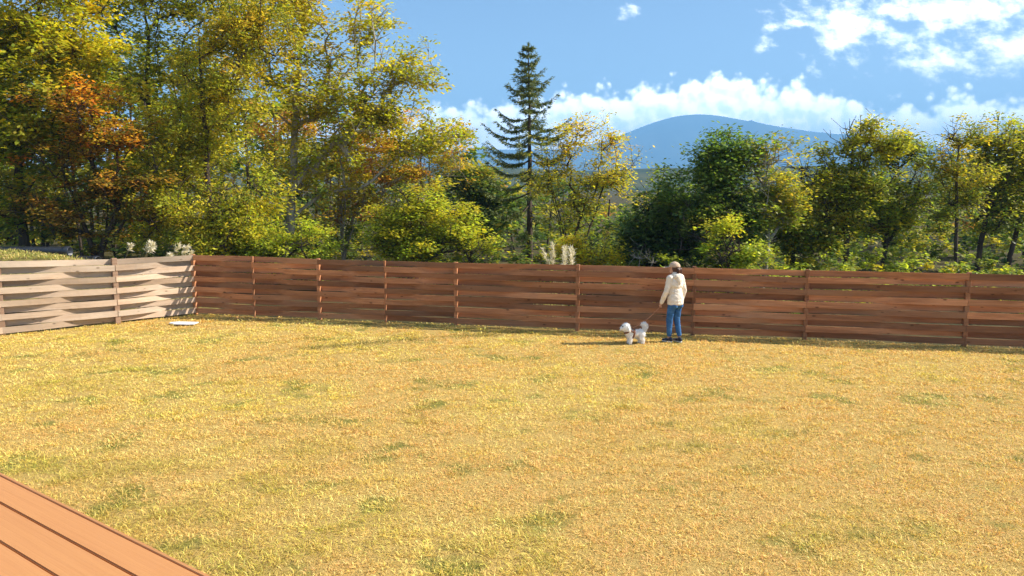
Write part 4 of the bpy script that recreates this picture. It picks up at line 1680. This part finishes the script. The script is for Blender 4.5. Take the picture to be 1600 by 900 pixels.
def dog():
    foot = G(992, 537)
    root = empty('dog', (foot.x, foot.y, 0), R(180 + 14))
    sx = 1.03
    root.scale = (sx, sx, sx)
    tag(root, 'small fluffy white dog in a brown harness standing on the lawn', 'dog')
    bm = bmesh.new()
    ell(bm, (.09, 0, .195), (.095, .078, .088))
    ell(bm, (-.02, 0, .20), (.12, .072, .075))
    ell(bm, (-.115, 0, .20), (.085, .075, .082))
    capsule(bm, (.12, 0, .22), (.175, 0, .30), .07, .068)
    ell(bm, (.195, 0, .325), (.082, .078, .078))
    ell(bm, (.185, 0, .36), (.062, .062, .05))
    capsule(bm, (.235, 0, .312), (.285, 0, .302), .042, .03)
    for s in (-1, 1):
        capsule(bm, (.178, s * .068, .345), (.158, s * .08, .285), .022, .03)
        # front leg: straight to the wrist, small paw forward
        capsule(bm, (.105, s * .045, .17), (.108, s * .047, .085), .04, .03)
        capsule(bm, (.108, s * .047, .085), (.110, s * .047, .03), .03, .028)
        capsule(bm, (.108, s * .047, .022), (.128, s * .047, .02), .024, .02)
        # hind leg: thigh forward to the knee, back to the hock, upright shank
        hx = -.012 if s > 0 else .012
        capsule(bm, (-.12 + hx, s * .045, .175), (-.09 + hx, s * .05, .115), .055, .04)
        capsule(bm, (-.09 + hx, s * .05, .115), (-.135 + hx, s * .05, .075), .038, .029)
        capsule(bm, (-.135 + hx, s * .05, .075), (-.128 + hx, s * .05, .028), .028, .027)
        capsule(bm, (-.128 + hx, s * .05, .022), (-.108 + hx, s * .05, .02), .024, .02)
    body = fuse('body', bm, .009, 4)
    coat = plain('white_coat', (.93, .895, .835), .9, .1, .04, 40, .5)
    link('body', body, coat, root)
    bm = bmesh.new()
    for a, b_, r0, r1 in (((-.175, 0, .25), (-.205, 0, .315), .03, .042), ((-.205, 0, .315), (-.185, 0, .365), .044, .044), ((-.185, 0, .365), (-.15, 0, .375), .042, .03)):
        capsule(bm, a, b_, r0, r1)
    tail = fuse('tail', bm, .009, 4)
    to = link('tail', tail, coat, root)

    def fur(me_, n, seed, parent, ln):
        rng = np.random.default_rng(seed)
        me_.calc_loop_triangles()
        c = np.array([p.center for p in me_.polygons])
        nr = np.array([p.normal for p in me_.polygons])
        i = rng.integers(0, len(c), n)
        p = c[i] + rng.normal(0, .003, (n, 3))
        ax = nr[i] * .8 + rng.normal(0, .4, (n, 3)) + np.array([-.5, 0, -.6])
        V, F = leaf_quads(rng, p, ln, 0, ax * 2, .28, .1)
        cc = np.array([.93, .90, .845]) * rng.uniform(.92, 1.06, (n, 1))
        tag(link('fur', mesh_np('fur', V, F, 4, np.repeat(cc, 4, 0)), M_fur, parent), kind='stuff')
    fur(body, 5200, 1, root, .02)
    fur(tail, 1200, 2, to, .026)
    dk = plain('dark_nose', (.012, .01, .01), .3, .5, 0)
    bm = bmesh.new()
    ell(bm, (.318, 0, .312), (.015, .016, .013))
    link('nose', mesh_bm('nose', bm, True), dk, root)
    for s in (-1, 1):
        bm = bmesh.new()
        ell(bm, (.270, s * .040, .352), (.013, .011, .013))
        link('eye', mesh_bm('eye', bm, True), dk, root)
    hm = plain('brown_leather', (.17, .062, .028), .55, .3, .2)
    har = None
    for (cx, cz, ry, rz, tilt, w) in ((.055, .20, .092, .101, 12, .034), (.15, .255, .078, .080, 62, .026)):
        bm = bmesh.new()
        k = 28
        rings = []
        for a in range(k):
            q_ = a * 2 * math.pi / k
            row = []
            for dx, e in ((-w / 2, 0), (-w / 2, .007), (w / 2, .007), (w / 2, 0)):
                row.append(bm.verts.new((dx, (ry + e) * math.cos(q_), (rz + e) * math.sin(q_))))
            rings.append(row)
        for a in range(k):
            A, B = rings[a], rings[(a + 1) % k]
            for e in range(4):
                bm.faces.new((A[e], A[(e + 1) % 4], B[(e + 1) % 4], B[e]))
        bmesh.ops.recalc_face_normals(bm, faces=bm.faces)
        o = link('harness' if har is None else 'neck_strap', mesh_bm('harness', bm, True), hm, root if har is None else har, (cx, 0, cz) if har is None else None)
        if har is None:
            har = o
            o.rotation_euler = (0, R(-tilt), 0)
        else:
            o.parent = har
            o.matrix_parent_inverse = har.matrix_basis.inverted()
            o.location = (cx, 0, cz)
            o.rotation_euler = (0, R(-tilt), 0)
    # side panels joining the two straps
    for s in (-1, 1):
        bm = bmesh.new()
        capsule(bm, (.06, s * .088, .235), (.135, s * .07, .275), .018, .014, ((0, 1, 0), .4))
        o = link('strap', fuse('strap', bm, .005, 1), hm, har)
        o.matrix_parent_inverse = har.matrix_basis.inverted()
    bpy.context.view_layer.update()
    return root.matrix_world @ Vector((.05, 0, .305))


RING = dog()


def leash():
    a, b = GRIP, RING
    n = 24
    pts = np.array([(a.lerp(b, i / n) - Vector((0, 0, .05 * math.sin(math.pi * i / n)))) for i in range(n + 1)])
    rr = np.full(n, .009)
    V, F = tubes(pts[:-1], pts[1:], rr, rr, 6)
    o = link('leash', mesh_np('leash', V - pts[0], F, 4, smooth=True), plain('tan_leash', (.42, .18, .085), .6), None, tuple(pts[0]))
    tag(o, 'thin brown leash running from the hand to the small white dog', 'leash')


leash()
